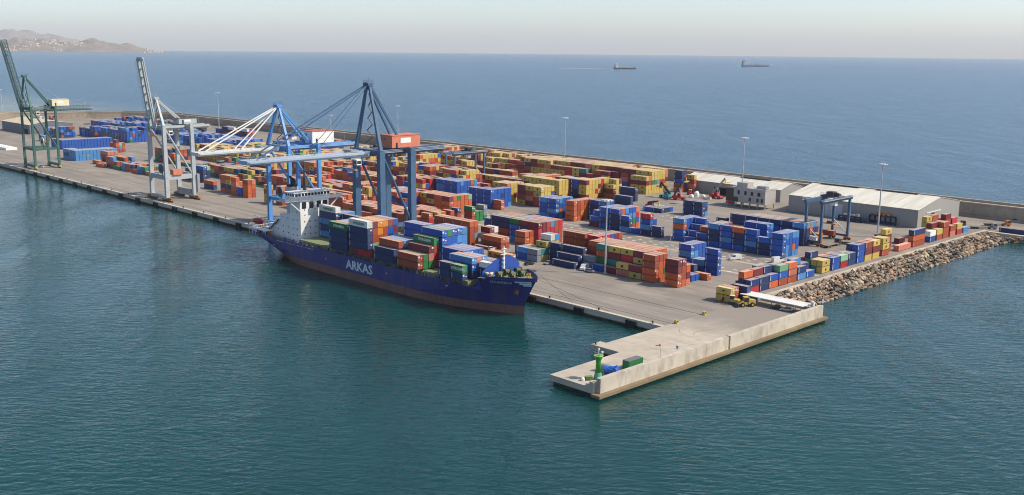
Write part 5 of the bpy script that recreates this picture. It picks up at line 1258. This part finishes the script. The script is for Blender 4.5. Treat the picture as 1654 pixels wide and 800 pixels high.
truck(*gp(1345, 398), R_(90), 'truck with empty flatbed waiting under the yard gantry', DSTEEL)
truck(*gp(1382, 396), R_(20), 'dusty flatbed truck right of the yard gantry', STEEL)
truck(*gp(282, 232), R_(15), 'flatbed truck crossing the yard behind the grey crane', mat('truck_tan', (0.5, 0.42, 0.3), 0.6))
def reach(x, y, rz, paint, boomm, ang, label, ln=11):
    r = root('reach_stacker', (x, y, G + .012), label, 'reach stacker', 'reach stackers in the yard', rz)
    m = MB(); m.extr_y([(-4.2, .9), (-4.2, 2.5), (-2.2, 2.7), (-1.6, 1.9), (3.0, 1.7), (3.4, .9)], -1.5, 1.5); m.box(-4.4, -1.9, 1.0, -2.2, 1.9, 2.2); part('chassis', m, paint, r)
    wheels(r, (2.4,), 1.6, .95, .9, paint); wheels(r, (-2.8,), 1.3, .85, .6, paint)
    m = MB(); m.extr_y([(-1.4, 1.95), (-1.4, 3.9), (.2, 3.9), (.6, 1.95)], -.9, .9); c = part('cab', m, paint, r); m = MB(); m.extr_y([(-1.2, 2.6), (-1.2, 3.7), (.12, 3.7), (.42, 2.6)], -.91, .91); part('window', m, GLASS, c)
    p = Vector((-3.2, 0, 3.4)); q = p + Vector((math.cos(ang), 0, math.sin(ang))) * ln
    m = MB(); m.beam(p, p.lerp(q, .62), .95, 1.15); m.beam(p.lerp(q, .58), q, .7, .85); m.box(-3.6, -.8, 2.5, -2.8, .8, 3.6); b = part('boom', m, boomm, r)
    m = MB()
    for s in (-.8, .8): m.tube((1.4, s, 1.9), p.lerp(q, .42) + Vector((0, s * .7, -.3)), .16, n=8)
    part('lift_cylinder', m, GALV, r)
    m = MB(); m.beam(q, q + Vector((.4, 0, -2.2)), .6, .6); c = q + Vector((.4, 0, -2.4)); m.box(c.x - .9, -3.1, c.z - .3, c.x + .9, 3.1, c.z + .1); part('spreader', m, mat('spreader_yellow', (0.62, 0.45, 0.12), 0.6, dirt=0.5) if paint is not TEALP else BLACK, r)
    return r
reach(*gp(1075, 320), R_(170), TEALP, BLACK, R_(38), 'teal reach stacker with black boom beside the yellow stacks', 9.5)
reach(*gp(1098, 323), R_(20), REDP, DSTEEL, R_(58), 'red reach stacker with dark raised boom near the sea wall', 12)
reach(*gp(1158, 321), R_(0), REDP, mat('grey_boom', (0.3, 0.31, 0.29), 0.6), R_(48), 'red reach stacker with grey boom before the low warehouse', 12.5)
reach(*gp(1054, 338), R_(-10), REDP, DSTEEL, R_(12), 'red reach stacker with lowered boom behind the low navy row', 8)
def fork(x, y, rz, label):
    r = root('forklift', (x, y, G + .012), label, 'forklift', None, rz); m = MB(); m.extr_y([(-2.4, .5), (-2.4, 1.8), (-.8, 2.0), (.2, 1.3), (1.5, 1.2), (1.6, .5)], -1.1, 1.1); part('body', m, REDP, r)
    wheels(r, (-1.6, 1.1), 1.05, .6, .45); m = MB()
    for s in (-.5, .5): m.box(1.75, s - .12, .2, 2.0, s + .12, 5.6)
    m.box(1.75, -.6, 5.4, 2.0, .6, 5.62); m.box(2.0, -.8, 1.2, 2.15, .8, 2.4)
    for s in (-.6, .5): m.box(2.15, s, 1.2, 3.6, s + .15, 1.32)
    part('fork_mast', m, DSTEEL, r); m = MB()
    for dx in (-1.2, .3):
        for s in (-.8, .75): m.box(dx, s, 1.6, dx + .1, s + .1, 3.2)
    m.box(-1.3, -.9, 3.2, .5, .9, 3.35); part('overhead_guard', m, WHITE, r)
fork(*gp(1116, 315), R_(30), 'red forklift with tall mast behind the red reach stacker')
# wheel loader and excavator by the yellow pair
x, y = gp(1203, 495); r = root('wheel_loader', (x, y, G + .012), 'yellow wheel loader with dark bucket parked by the canopy', 'wheel loader', None, R_(-122))
m = MB(); m.extr_y([(-3.6, 1.0), (-3.6, 2.3), (-1.2, 2.6), (-.9, 1.2), (-.9, .9)], -1.0, 1.0); m.box(-.85, -.7, .9, 2.0, .7, 1.7); part('body', m, YEL, r)
m = MB(); m.box(-1.1, -.85, 2.0, .5, .85, 3.2, 0); m.box(-1.2, -.95, 3.22, .6, .95, 3.4, 1); part('cab', m, [GLASS, YEL], r)
wheels(r, (-2.3, 1.3), 1.15, .8, .6, YEL)
m = MB()
for s in (-.6, .6): m.beam((.6, s, 2.0), (3.0, s, .9), .25, .45)
part('lift_arm', m, YEL, r); m = MB(); m.extr_y([(2.9, .15), (2.8, 1.3), (3.1, 1.25), (3.3, .35), (4.2, .25), (4.2, .12)], -1.5, 1.5); part('bucket', m, DSTEEL, r)
x, y = gp(1185, 491.5); r = root('excavator', (x, y, G + .012), 'yellow excavator with white cab and arched arm beside the yellow boxes', 'excavator', None, R_(195))
m = MB(); 
for s in (-1.0, 1.0): m.extr_y([(-1.7, .1), (-1.9, .5), (-1.6, .9), (1.6, .9), (1.9, .5), (1.7, .1)], s - .28, s + .28)
part('track', m, DSTEEL, r); m = MB(); m.box(-1.9, -1.2, 1.0, 1.0, 1.2, 1.9); part('body', m, YEL, r)
m = MB(); m.box(-.3, .2, 1.92, 1.1, 1.2, 3.1, 1); m.box(-.4, .1, 3.12, 1.2, 1.3, 3.3, 0); part('cab', m, [WHITE, GLASS], r)
m = MB(); m.beam((.6, -.4, 1.7), (2.4, -.4, 4.0), .5, .6); m.beam((2.4, -.4, 4.0), (4.4, -.4, 3.6), .45, .55); m.beam((4.4, -.4, 3.7), (4.6, -.4, 1.2), .35, .4); part('arm', m, YEL, r)
m = MB(); m.extr_y([(4.3, .2), (4.2, 1.3), (4.7, 1.3), (5.0, .5)], -.9, .1); part('bucket', m, RUST, r)
# canopy at the pier corner
cx0, cx1, cy0, cy1 = -190.0, -168.2, 304.6, 309.2; oo = (-179, 307, G); r = root('canopy', oo, 'long white flat canopy roof over parked cars at the pier corner', 'canopy')
m = MB(); m.box(-192.8, cy0 - 1.6, G + 2.6, cx1, cy1, G + 2.82); part('roof', m, mat('canopy_white', (0.72, 0.71, 0.66), 0.5, dirt=0.25, scale=0.3), r, origin=oo)
for k in range(5): m = MB(); m.box(-191.5 + k * 5.6, cy1 - .5, G + .01, -191.3 + k * 5.6, cy1 - .3, G + 2.59); m.box(-191.5 + k * 5.6, cy0 - 1.3, G + .01, -191.3 + k * 5.6, cy0 - 1.1, G + 2.59); part('post', m, STEEL, r, origin=oo)
x, y = -166.9, 307.6; m = MB(); m.box(x - .5, y - .5, G + .01, x + .5, y + .5, G + 3.6); m.box(x - .6, y - .6, G + 3.61, x + .6, y + .6, G + 3.8)
solo('utility_cabinet', m, mat('cabinet_grey', (0.6, 0.6, 0.58), 0.6), 'pale grey utility cabinet on the pier wall end beside the canopy', 'cabinet')
m = MB(); m.tube((0, 0, 0), (0, 0, 9), .12, .07); m.box(-.3, -.12, 8.4, .3, .12, 8.9); m.box(-.05, -.7, 3.2, .05, .7, 4.6, 1)
o = solo('sign_pole', m, [GALV, mat('sign_blue_grey', (0.3, 0.36, 0.5), 0.5)], 'thin grey pole with sign plate at the end of the pier wall', 'pole'); o.location = (-165.3, 311.4, 5.3 - 2.6)

# ------------------------------------------------------------------ things on the pier
LG = mat('bright_green_paint', (0.05, 0.30, 0.03), 0.45, dirt=0.25); LG2 = mat('sea_green_paint', (0.10, 0.38, 0.22), 0.5, dirt=0.25)
lx, ly = -170.3, 200.5; r = root('light_tower', (lx, ly, G + .012), 'bright green flared light tower at the tip of the pier', 'lighthouse')
m = MB(); m.lathe((0, 0, 0), [(1.28, 0), (1.28, .08), (.86, 1.9)], 24); part('base', m, LG2, r, smooth=False)
m = MB(); m.lathe((0, 0, 1.91), [(.74, 0), (.68, 2.9), (.78, 3.4), (1.2, 4.35), (1.32, 4.6)], 24); part('shaft', m, LG, r, smooth=True)
m = MB(); m.lathe((0, 0, 6.52), [(1.3, 0), (1.34, .06), (1.3, .12)], 24); 
part('platform', m, mat('light_green_paint', (0.25, 0.5, 0.16), 0.5), r)
m = MB()
for k in range(10): a = k * 2 * math.pi / 10; m.tube((1.2 * math.cos(a), 1.2 * math.sin(a), 6.64), (1.2 * math.cos(a), 1.2 * math.sin(a), 7.5), .04, n=4)
for z in (7.05, 7.5):
    for k in range(20): a = k * math.pi / 10; c = a + math.pi / 10; m.tube((1.2 * math.cos(a), 1.2 * math.sin(a), z), (1.2 * math.cos(c), 1.2 * math.sin(c), z), .03, n=4)
part('railing', m, STEEL, r); m = MB(); m.tube((0, 0, 6.64), (0, 0, 8.1), .12); m.lathe((0, 0, 8.1), [(.22, 0), (.26, .2), (.22, .5), (.05, .6)], 10); m.tube((1.0, .3, 6.64), (1.0, .3, 7.4), .06); m.box(.75, .1, 7.4, 1.25, .5, 7.9); part('lamp', m, WHITE, r)
r = root('cable_drum', (-172.4, 206.6, G + .012), 'grey concrete cable drum lying behind the green tower', 'drum')
m = MB(); m.tube((-1.6, 0, 1.35), (-.1, 0, 1.35), 1.05, 1.05, n=20); m.tube((-.1, 0, 1.35), (.2, 0, 1.35), 1.35, 1.35, n=22); m.tube((-2.3, 0, 1.35), (-1.6, 0, 1.35), 1.3, 1.05, n=20); part('drum', m, mat('drum_grey', (0.36, 0.36, 0.33), 0.8), r)
r = root('tarpaulin_roll', (-169.9, 205.4, G + .012), 'large reel wrapped in crumpled bright blue tarpaulin beside the green tower', 'covered reel', rz=R_(25))
TARP = mat('blue_tarpaulin', (0.035, 0.13, 0.52), 0.35, dirt=0.3, scale=2.0, bump=0.5)
m = MB(); n = 20; secs = [(-1.9, .95), (-1.75, 1.25), (-1.2, 1.2), (-.6, 1.1), (0, 1.15), (.6, 1.12), (1.1, 1.25), (1.5, 1.5), (1.85, 1.48), (2.0, 1.1)]; vs = []; r2 = random.Random(4)
for dx, rr in secs:
    for k in range(n): t = 2 * math.pi * k / n; q = rr * r2.uniform(.92, 1.06); vs.append((dx + r2.uniform(-.08, .08), q * math.cos(t), max(.12, 1.5 + q * math.sin(t))))
m.add(vs, [(i * n + k, i * n + (k + 1) % n, i * n + n + (k + 1) % n, i * n + n + k) for i in range(len(secs) - 1) for k in range(n)] + [tuple(range(n)), tuple(range(9 * n, 10 * n))])
part('tarpaulin', m, TARP, r); m = MB(); m.box(-1.4, -1.0, 0, 1.4, -.7, .3); m.box(-1.4, .7, 0, 1.4, 1.0, .3); part('skid', m, RUST, r)
m = MB(); m.box(-.95, -.55, .35, .95, .55, 1.0, 0); m.box(-1.0, -.6, 1.01, 1.0, .6, 1.1, 1)
for sx in (-.8, .8):
    for sy in (-.45, .45): m.box(sx - .08, sy - .08, 0, sx + .08, sy + .08, .34, 0)
o = solo('storage_chest', m, [mat('olive_paint', (0.16, 0.17, 0.04), 0.6, dirt=0.4), mat('lid_green', (0.10, 0.28, 0.09), 0.6)], 'small olive chest with green lid at the foot of the green tower', 'chest'); o.location = (-171.4, 197.9, G + .012); o.rotation_euler.z = R_(60)
m = MB(); m.lathe((0, 0, 0), [(.55, 0), (.6, .3), (.5, .75), (.2, .95)], 12); m.box(-.9, .4, 0, -.2, .9, .5)
o = solo('sack_pile', m, WHITE, 'small white bundle beside the olive chest on the pier', 'bundle'); o.location = (-172.1, 196.4, G + .012)
r = root('windsock', (-169.3, 226.5, G + .012), 'red and white windsock on a thin post on the pier', 'windsock'); m = MB(); m.tube((0, 0, 0), (0, 0, 4.6), .05); part('post', m, GALV, r)
m = MB()
for k in range(4): m.tube((-.1 - k * .45, 0, 4.4 - k * .13), (-.55 - k * .45, 0, 4.27 - k * .13), .3 - k * .05, .25 - k * .05, n=10, m=k % 2)
part('sock', m, [REDP, WHITE], r)
r = root('notice_board', (-169.3, 234.5, G + .012), 'small white and blue notice board on the pier', 'sign'); m = MB(); m.tube((0, 0, 0), (0, 0, 1.8), .04); part('post', m, GALV, r); m = MB(); m.box(-.45, -.03, 1.5, .45, .03, 2.7, 0); m.box(-.3, -.04, 2.1, .3, -.032, 2.5, 1); part('board', m, [WHITE, SBLUE], r)
# person in a bright vest under the canopy
def person(x, y, label, rz=0, vest=(0.55, 0.75, 0.05)):
    r = root('person', (x, y, G + .012), label, 'person', None, rz)
    me = bpy.data.meshes.new('body'); sk = [((0, 0, .95), .16), ((0, 0, 1.2), .17), ((0, 0, 1.42), .15), ((0, 0, 1.53), .07), ((0, 0.01, 1.66), .11), ((0, 0, 1.76), .08),
        ((-.2, 0, 1.40), .08), ((-.27, .02, 1.12), .055), ((-.25, .1, .88), .045), ((.2, 0, 1.40), .08), ((.28, .02, 1.13), .055), ((.26, .1, .88), .045),
        ((-.1, 0, .88), .11), ((-.12, .03, .48), .075), ((-.12, 0, .08), .06), ((-.12, .16, .04), .05), ((.1, 0, .88), .11), ((.13, -.02, .48), .075), ((.14, -.06, .08), .06), ((.14, .1, .04), .05)]
    ed = [(0, 1), (1, 2), (2, 3), (3, 4), (4, 5), (2, 6), (6, 7), (7, 8), (2, 9), (9, 10), (10, 11), (0, 12), (12, 13), (13, 14), (14, 15), (0, 16), (16, 17), (17, 18), (18, 19)]
    me.from_pydata([v for v, _ in sk], ed, []); o = bpy.data.objects.new('t', me); S.collection.objects.link(o)
    o.modifiers.new('s', 'SKIN'); sv = me.skin_vertices[0].data
    for i, (_, q) in enumerate(sk): sv[i].radius = (q, q)
    sv[0].use_root = True; o.modifiers.new('u', 'SUBSURF').levels = 1
    m2 = bpy.data.meshes.new_from_object(o.evaluated_get(bpy.context.evaluated_depsgraph_get())); bpy.data.objects.remove(o)
    sk_, vs_, tr = mat('skin', (0.5, 0.3, 0.2), 0.6), mat('hi_vis_vest_%d' % int(vest[1] * 100), vest, 0.6), mat('dark_trousers', (0.03, 0.035, 0.06), 0.8)
    for mm in (sk_, vs_, tr): m2.materials.append(mm)
    for p in m2.polygons: p.material_index = 2 if p.center.z < .95 else (1 if p.center.z < 1.5 and abs(p.center.x) < .3 and p.center.z > 1.0 else 0)
    b = bpy.data.objects.new('body', m2); link(b, r)
    m = MB(); m.lathe((0, 0, 1.70), [(.15, 0), (.13, .07), (.06, .13)], 10); part('helmet', m, WHITE, r)
person(*gp(1281, 505), 'worker in bright yellow vest standing beside the silver car under the canopy', .4)
person(*gp(1284, 503.6), 'second worker in lime vest standing at the canopy end post', 2.0, (0.4, 0.8, 0.05))
person(*gp(1367, 405.5), 'worker in yellow vest on the yard behind the pale green box', 1.0)
# loose things before the low warehouse
for (px, py, c, w_, h, lab) in ((1125, 318, WHITE, 3.2, 3.4, 'white wrapped bale, largest of the heap before the low warehouse'), (1117, 319, WHITE, 2.6, 1.8, 'low white bale left of the largest bale'), (1136, 320, WHITE, 2.6, 2.0, 'white bale right of the largest bale'), (1146, 322, mat('cream_sack', (0.62, 0.55, 0.42), 0.8), 2.2, 1.6, 'cream sack pile beside the red reach stacker')):
    x, y = gp(px, py); m = MB(); n = 9; vs = []; r2 = random.Random(px)
    m.lathe((0, 0, 0), [(w_ * .5, 0), (w_ * .56, h * .35), (w_ * .5, h * .75), (w_ * .25, h)], 9)
    m.v = [(a * r2.uniform(.85, 1.12), b_ * r2.uniform(.85, 1.12), c_ * r2.uniform(.92, 1.05)) for a, b_, c_ in m.v]
    o = solo('wrapped_bale', m, c, lab, 'bale', 'bales before the low warehouse'); o.location = (x, y, G + .01)
x, y = gp(1180, 328); m = MB(); m.box(-2.6, -1.1, .1, 2.6, 1.1, .3); m.box(-2.6, -1.1, .31, -2.45, 1.1, 1.2); m.box(2.45, -1.1, .31, 2.6, 1.1, 1.2); m.box(-2.44, -1.1, .31, 2.44, -1.0, 1.0); m.box(-2.44, 1.0, .31, 2.44, 1.1, 1.0)
for sx in (-2, 1.6): m.box(sx, -.9, 0, sx + .4, .9, .09)
o = solo('open_skip', m, REDP, 'small red open skip on the yard before the office', 'skip'); o.location = (x, y, G + .012)
x, y = gp(1472, 368); m = MB()
for a in (0, 2.2, 4.4):
    m.box(a - .12, -.12, 0, a + .12, .12, 3.4); m.box(a - .12, 2.0, 0, a + .12, 2.24, 3.4)
for z in (.9, 2.1, 3.3): m.box(-.1, -.08, z, 4.5, .08, z + .22); m.box(-.1, 2.04, z, 4.5, 2.2, z + .22)
o = solo('spreader_rack', m, ORG, 'orange steel rack standing by the warehouse corner', 'rack'); o.location = (x - 3, y, G + .012)
# parked yard equipment in front of the large shed
for (px, py, L_, h, c, lab) in ((1376, 358, 15, 3.0, 'N', 'long dark machinery frame along the warehouse wall behind the gantry'), (1425, 362, 14, 4.6, 'N', 'dark blue crane beam with orange machinery on top by the warehouse wall')):
    x, y = gp(px, py); r = root('machine_frame', (x, y, G + .012), lab, 'machinery'); m = MB()
    for k in range(6): m.box(-L_ / 2 + k * L_ / 5 - .25, -.6, 0, -L_ / 2 + k * L_ / 5 + .25, .6, h - .7)
    m.box(-L_ / 2, -.7, h - .7, L_ / 2, .7, h); m.box(-L_ / 2, -.5, .5, L_ / 2, .5, 1.5); part('frame', m, mat('dark_navy_steel', (0.03, 0.045, 0.09), 0.6, dirt=0.3), r)
    m = MB()
    for k in range(4): m.box(-L_ / 3 + k * 2.4, -.7, h + .01, -L_ / 3 + k * 2.4 + 1.5, .7, h + .8 + (k % 2) * .5)
    part('equipment', m, ORG if 'orange' in lab else STEEL, r)
# parked lorries far left by the shelter
for k in range(6):
    x, y = gp(146 + k * 5.5, 201 - k * .7); truck(x, y, R_(90 + 8 * (k % 3)), f'{ords[k]} from the left of the distant lorries parked by the long shelter', (STEEL, WHITE, DSTEEL, ORG, WHITE, STEEL)[k])

# ------------------------------------------------------------------ distant ships
def bearing(px, dist):
    d = AX @ np.array([px - CX, 90 - CY, F_PX]); v = d[:2] / np.linalg.norm(d[:2]); return v[0] * dist, v[1] * dist
def tanker(px, dist, L, hullm, bootm, hz, label, heading):
    x, y = bearing(px, dist); z = -dist * dist / (2 * EARTH)
    r = root('tanker_ship', (x, y, z), label, 'ship', None, heading); b = L * .16; d = L * .05
    m = MB(); ps = [(-L / 2, 0), (-L / 2, b * .4), (-L * .46, b * .5), (L * .36, b * .5), (L * .46, b * .28), (L / 2, 0)]; pl = ps + [(x_, -y_) for x_, y_ in reversed(ps[1:-1])]
    m.prism(pl, -1, d * .25, 1); m.prism(pl, d * .25 + .01, d, 0); m.prism([(L * .40, -b * .4), (L * .46, -b * .28), (L * .5, 0), (L * .46, b * .28), (L * .40, b * .4)], d + .01, d * 1.45, 0); m.box(-L / 2, -b * .42, d + .01, -L * .40, b * .42, d * 1.3, 0)
    part('hull', m, [hullm, bootm], r)
    m = MB()
    for k in range(4): m.box(-L * (.45 - .012 * k), -b * (.44 - .03 * k), d * 1.31 + k * L * .046, -L * (.33 + .008 * k), b * (.44 - .03 * k), d * 1.31 + (k + 1) * L * .046 - .05)
    m.box(-L * .40, -b * .6, d * 1.31 + L * .13, -L * .345, b * .6, d * 1.31 + L * .145); part('deckhouse', m, SHIPW, r)
    m = MB(); m.box(-L * .475, -b * .14, d * 1.31, -L * .452, b * .14, d * 1.31 + L * .12); part('funnel', m, mat('funnel_rust', (0.35, 0.09, 0.06), 0.6), r)
    m = MB()
    for k in range(7): m.box(-L * .27 + k * L * .09, -b * .1, d + .05, -L * .25 + k * L * .09, b * .1, d + L * .03)
    m.box(-L * .3, -b * .05, d + L * .012, L * .4, b * .05, d + L * .02); m.box(-.02 * L, -b * .3, d, .06 * L, b * .3, d + L * .05)
    for xx in (-.2, .1, .42): m.tube((xx * L, 0, d), (xx * L, 0, d + L * .09), L * .006, n=6)
    part('deck_pipework', m, mat('deck_cream', (0.5, 0.45, 0.38), 0.7), r)
    return x, y, z
v = AX @ np.array([1., 0, 0]); hd = math.atan2(v[1], v[0])
x, y, z = tanker(1010, 5000, 108, mat('tanker_dark_hull', (0.035, 0.04, 0.04), 0.6), BOOT, 0, 'distant dark hulled tanker on the open sea, trailing a pale wake', hd + .12)
m = MB(); dx, dy = math.cos(hd + .12), math.sin(hd + .12)
wk = [(-54, 6), (-120, 10), (-200, 14), (-290, 9), (-330, 2)]
vs = []
for s in (1, -1):
    for a, w_ in wk: vs.append((x + dx * a - dy * w_ * s, y + dy * a + dx * w_ * s, z + .35))
m.add(vs, [(i, i + 1, 6 + i, 5 + i) for i in range(4)])
tag(solo('wake', m, mat('foam', (0.62, 0.68, 0.70), 0.8, dirt=0.5, dcol=(0.2, 0.3, 0.36), scale=0.05)), kind='structure')
tanker(1223, 6400, 182, mat('tanker_sky_blue_hull', (0.20, 0.42, 0.72), 0.5), mat('tanker_red_boot', (0.3, 0.08, 0.06), 0.6), 0, 'distant sky blue tanker with pale deckhouse far out at right', hd - .05)
x, y = bearing(903, 7500); r = root('sailing_boat', (x, y, -7500 ** 2 / 2 / EARTH), 'tiny white sailing boat on the horizon', 'sailing boat')
m = MB(); m.prism([(-6, 0), (-5, 1.8), (3, 1.8), (7, 0), (3, -1.8), (-5, -1.8)], -.3, 1.3); part('hull', m, WHITE, r); m = MB(); m.tube((0, 0, 1.3), (0, 0, 17), .12); part('mast', m, STEEL, r); m = MB(); m.extr_y([(-5, 2.2), (-.2, 2.2), (-.2, 16)], -.06, .06); m.extr_y([(.3, 2), (5.5, 1.8), (.3, 13)], -.06, .06); part('sail', m, WHITE, r)

# ------------------------------------------------------------------ far coast
from mathutils import noise as mnoise
def coast(name, px0, px1, dist, depth, prof, nx, ny, m, seed):
    vs = []; fs = []; mb = MB()
    for j in range(ny):
        for i in range(nx):
            px = px0 + (px1 - px0) * i / (nx - 1); t = j / (ny - 1); D = dist + depth * t
            x, y = bearing(px, D); pk = prof(px)
            env = math.sin(min(1, t * 1.6) * math.pi / 2) if t < .625 else math.cos((t - .625) / .375 * math.pi / 2)
            n_ = mnoise.fractal(Vector((px * .03 + seed, t * 5, seed)), 1.0, 2.0, 5)
            h = pk * env * (1 + .28 * n_) + 8 * n_ * (pk > 30)
            vs.append((x, y, max(-30 if j == 0 or j == ny - 1 else 1, h if j > 0 else -6) - D * D / (2 * EARTH)))
    for j in range(ny - 1):
        for i in range(nx - 1): a = j * nx + i; fs.append((a, a + 1, a + nx + 1, a + nx))
    mb.add(vs, fs); tag(solo(name, mb, m), kind='structure'); return vs
def lin(tab):
    def f(x):
        for (a, b_), (c, d) in zip(tab, tab[1:]):
            if a <= x <= c: return b_ + (d - b_) * (x - a) / (c - a)
        return tab[0][1] if x < tab[0][0] else tab[-1][1]
    return f
HM = concrete('hill_scrub', (0.25, 0.21, 0.18), (0.13, 0.13, 0.105), (0.34, 0.265, 0.215), 0.9)
for nd in HM.node_tree.nodes:
    if nd.type == 'TEX_NOISE': nd.inputs['Scale'].default_value *= 0.12
P1 = lin([(-60, 120), (0, 150), (20, 175), (48, 185), (90, 160), (120, 140), (155, 165), (185, 128), (205, 116), (225, 70), (240, 35), (252, 14), (270, 4)])
near_v = coast('hills', -60, 270, 15500, 2800, P1, 150, 40, HM, 3.1)
P2 = lin([(-60, 380), (0, 440), (25, 520), (60, 490), (90, 400), (120, 300), (150, 150), (170, 60)])
coast('hills', -60, 172, 31000, 5000, P2, 80, 16, HM, 8.7)
hb = MB(); hb.box(-11, -7, -4, 11, 7, 6); hb.extr_x([(-8, 6.02), (0, 9.5), (8, 6.02)], -12, 12, 1)
hbm = hb.mesh('hillside_house', [mat('house_wall_cream', (0.75, 0.68, 0.58), 0.8), mat('house_tile_roof', (0.42, 0.22, 0.14), 0.8)])
r2 = random.Random(12); clusters = [(8, .12, 12), (45, .22, 10), (55, .15, 6), (22, .1, 8), (78, .4, 12), (95, .45, 12), (125, .4, 10), (100, .12, 14), (245, .1, 8)]
for k in range(110):
    c = r2.choice(clusters); px = c[0] + r2.gauss(0, c[2]); t = max(.03, c[1] + r2.gauss(0, .08)); i = int((px + 60) / 330 * 149); j = int(t * 39)
    if not (0 <= i < 150): continue
    v = near_v[min(39, j) * 150 + i]; o = bpy.data.objects.new('hillside_house', hbm); o.location = (v[0], v[1], v[2] + 3); o.rotation_euler.z = r2.uniform(0, 3); s = r2.uniform(.7, 1.7); o.scale = (s, s, s); link(o)
    tag(o, 'tiny cream house among many on the far hillside', 'house', 'houses on the far hillside')
for (px, h, w_, lab) in ((238.5, 55, 24, 'slim tower block, tallest at the tip of the far headland'), (250, 30, 36, 'wide block right of the tower on the far headland'), (257, 26, 20, 'small block near the end of the far headland'), (262, 34, 14, 'last narrow block at the very end of the far headland')):
    x, y = bearing(px, 15900); m = MB(); m.box(-w_ / 2, -8, -8, w_ / 2, 8, h, 0); m.box(-w_ / 2 + 3, -5, h + .1, w_ / 2 - 3, 5, h + 4, 1)
    o = solo('tower_block', m, [mat('tower_cream', (0.66, 0.58, 0.5), 0.8), STEEL], lab, 'building'); o.location = (x, y, -17 + 4)

# ------------------------------------------------------------------ air
hz = bpy.data.materials.new('haze'); hz.use_nodes = True; n = hz.node_tree; n.nodes.remove(n.nodes['Principled BSDF'])
pv = n.nodes.new('ShaderNodeVolumePrincipled'); pv.inputs['Color'].default_value = (0.93, 0.96, 1.0, 1); pv.inputs['Density'].default_value = 2.7e-5; pv.inputs['Anisotropy'].default_value = 0.0
n.links.new(pv.outputs[0], n.nodes['Material Output'].inputs['Volume'])
mb = MB(); mb.box(-41000, -41000, -135, 41000, 41000, 640)
tag(solo('haze', mb, hz), kind='stuff')
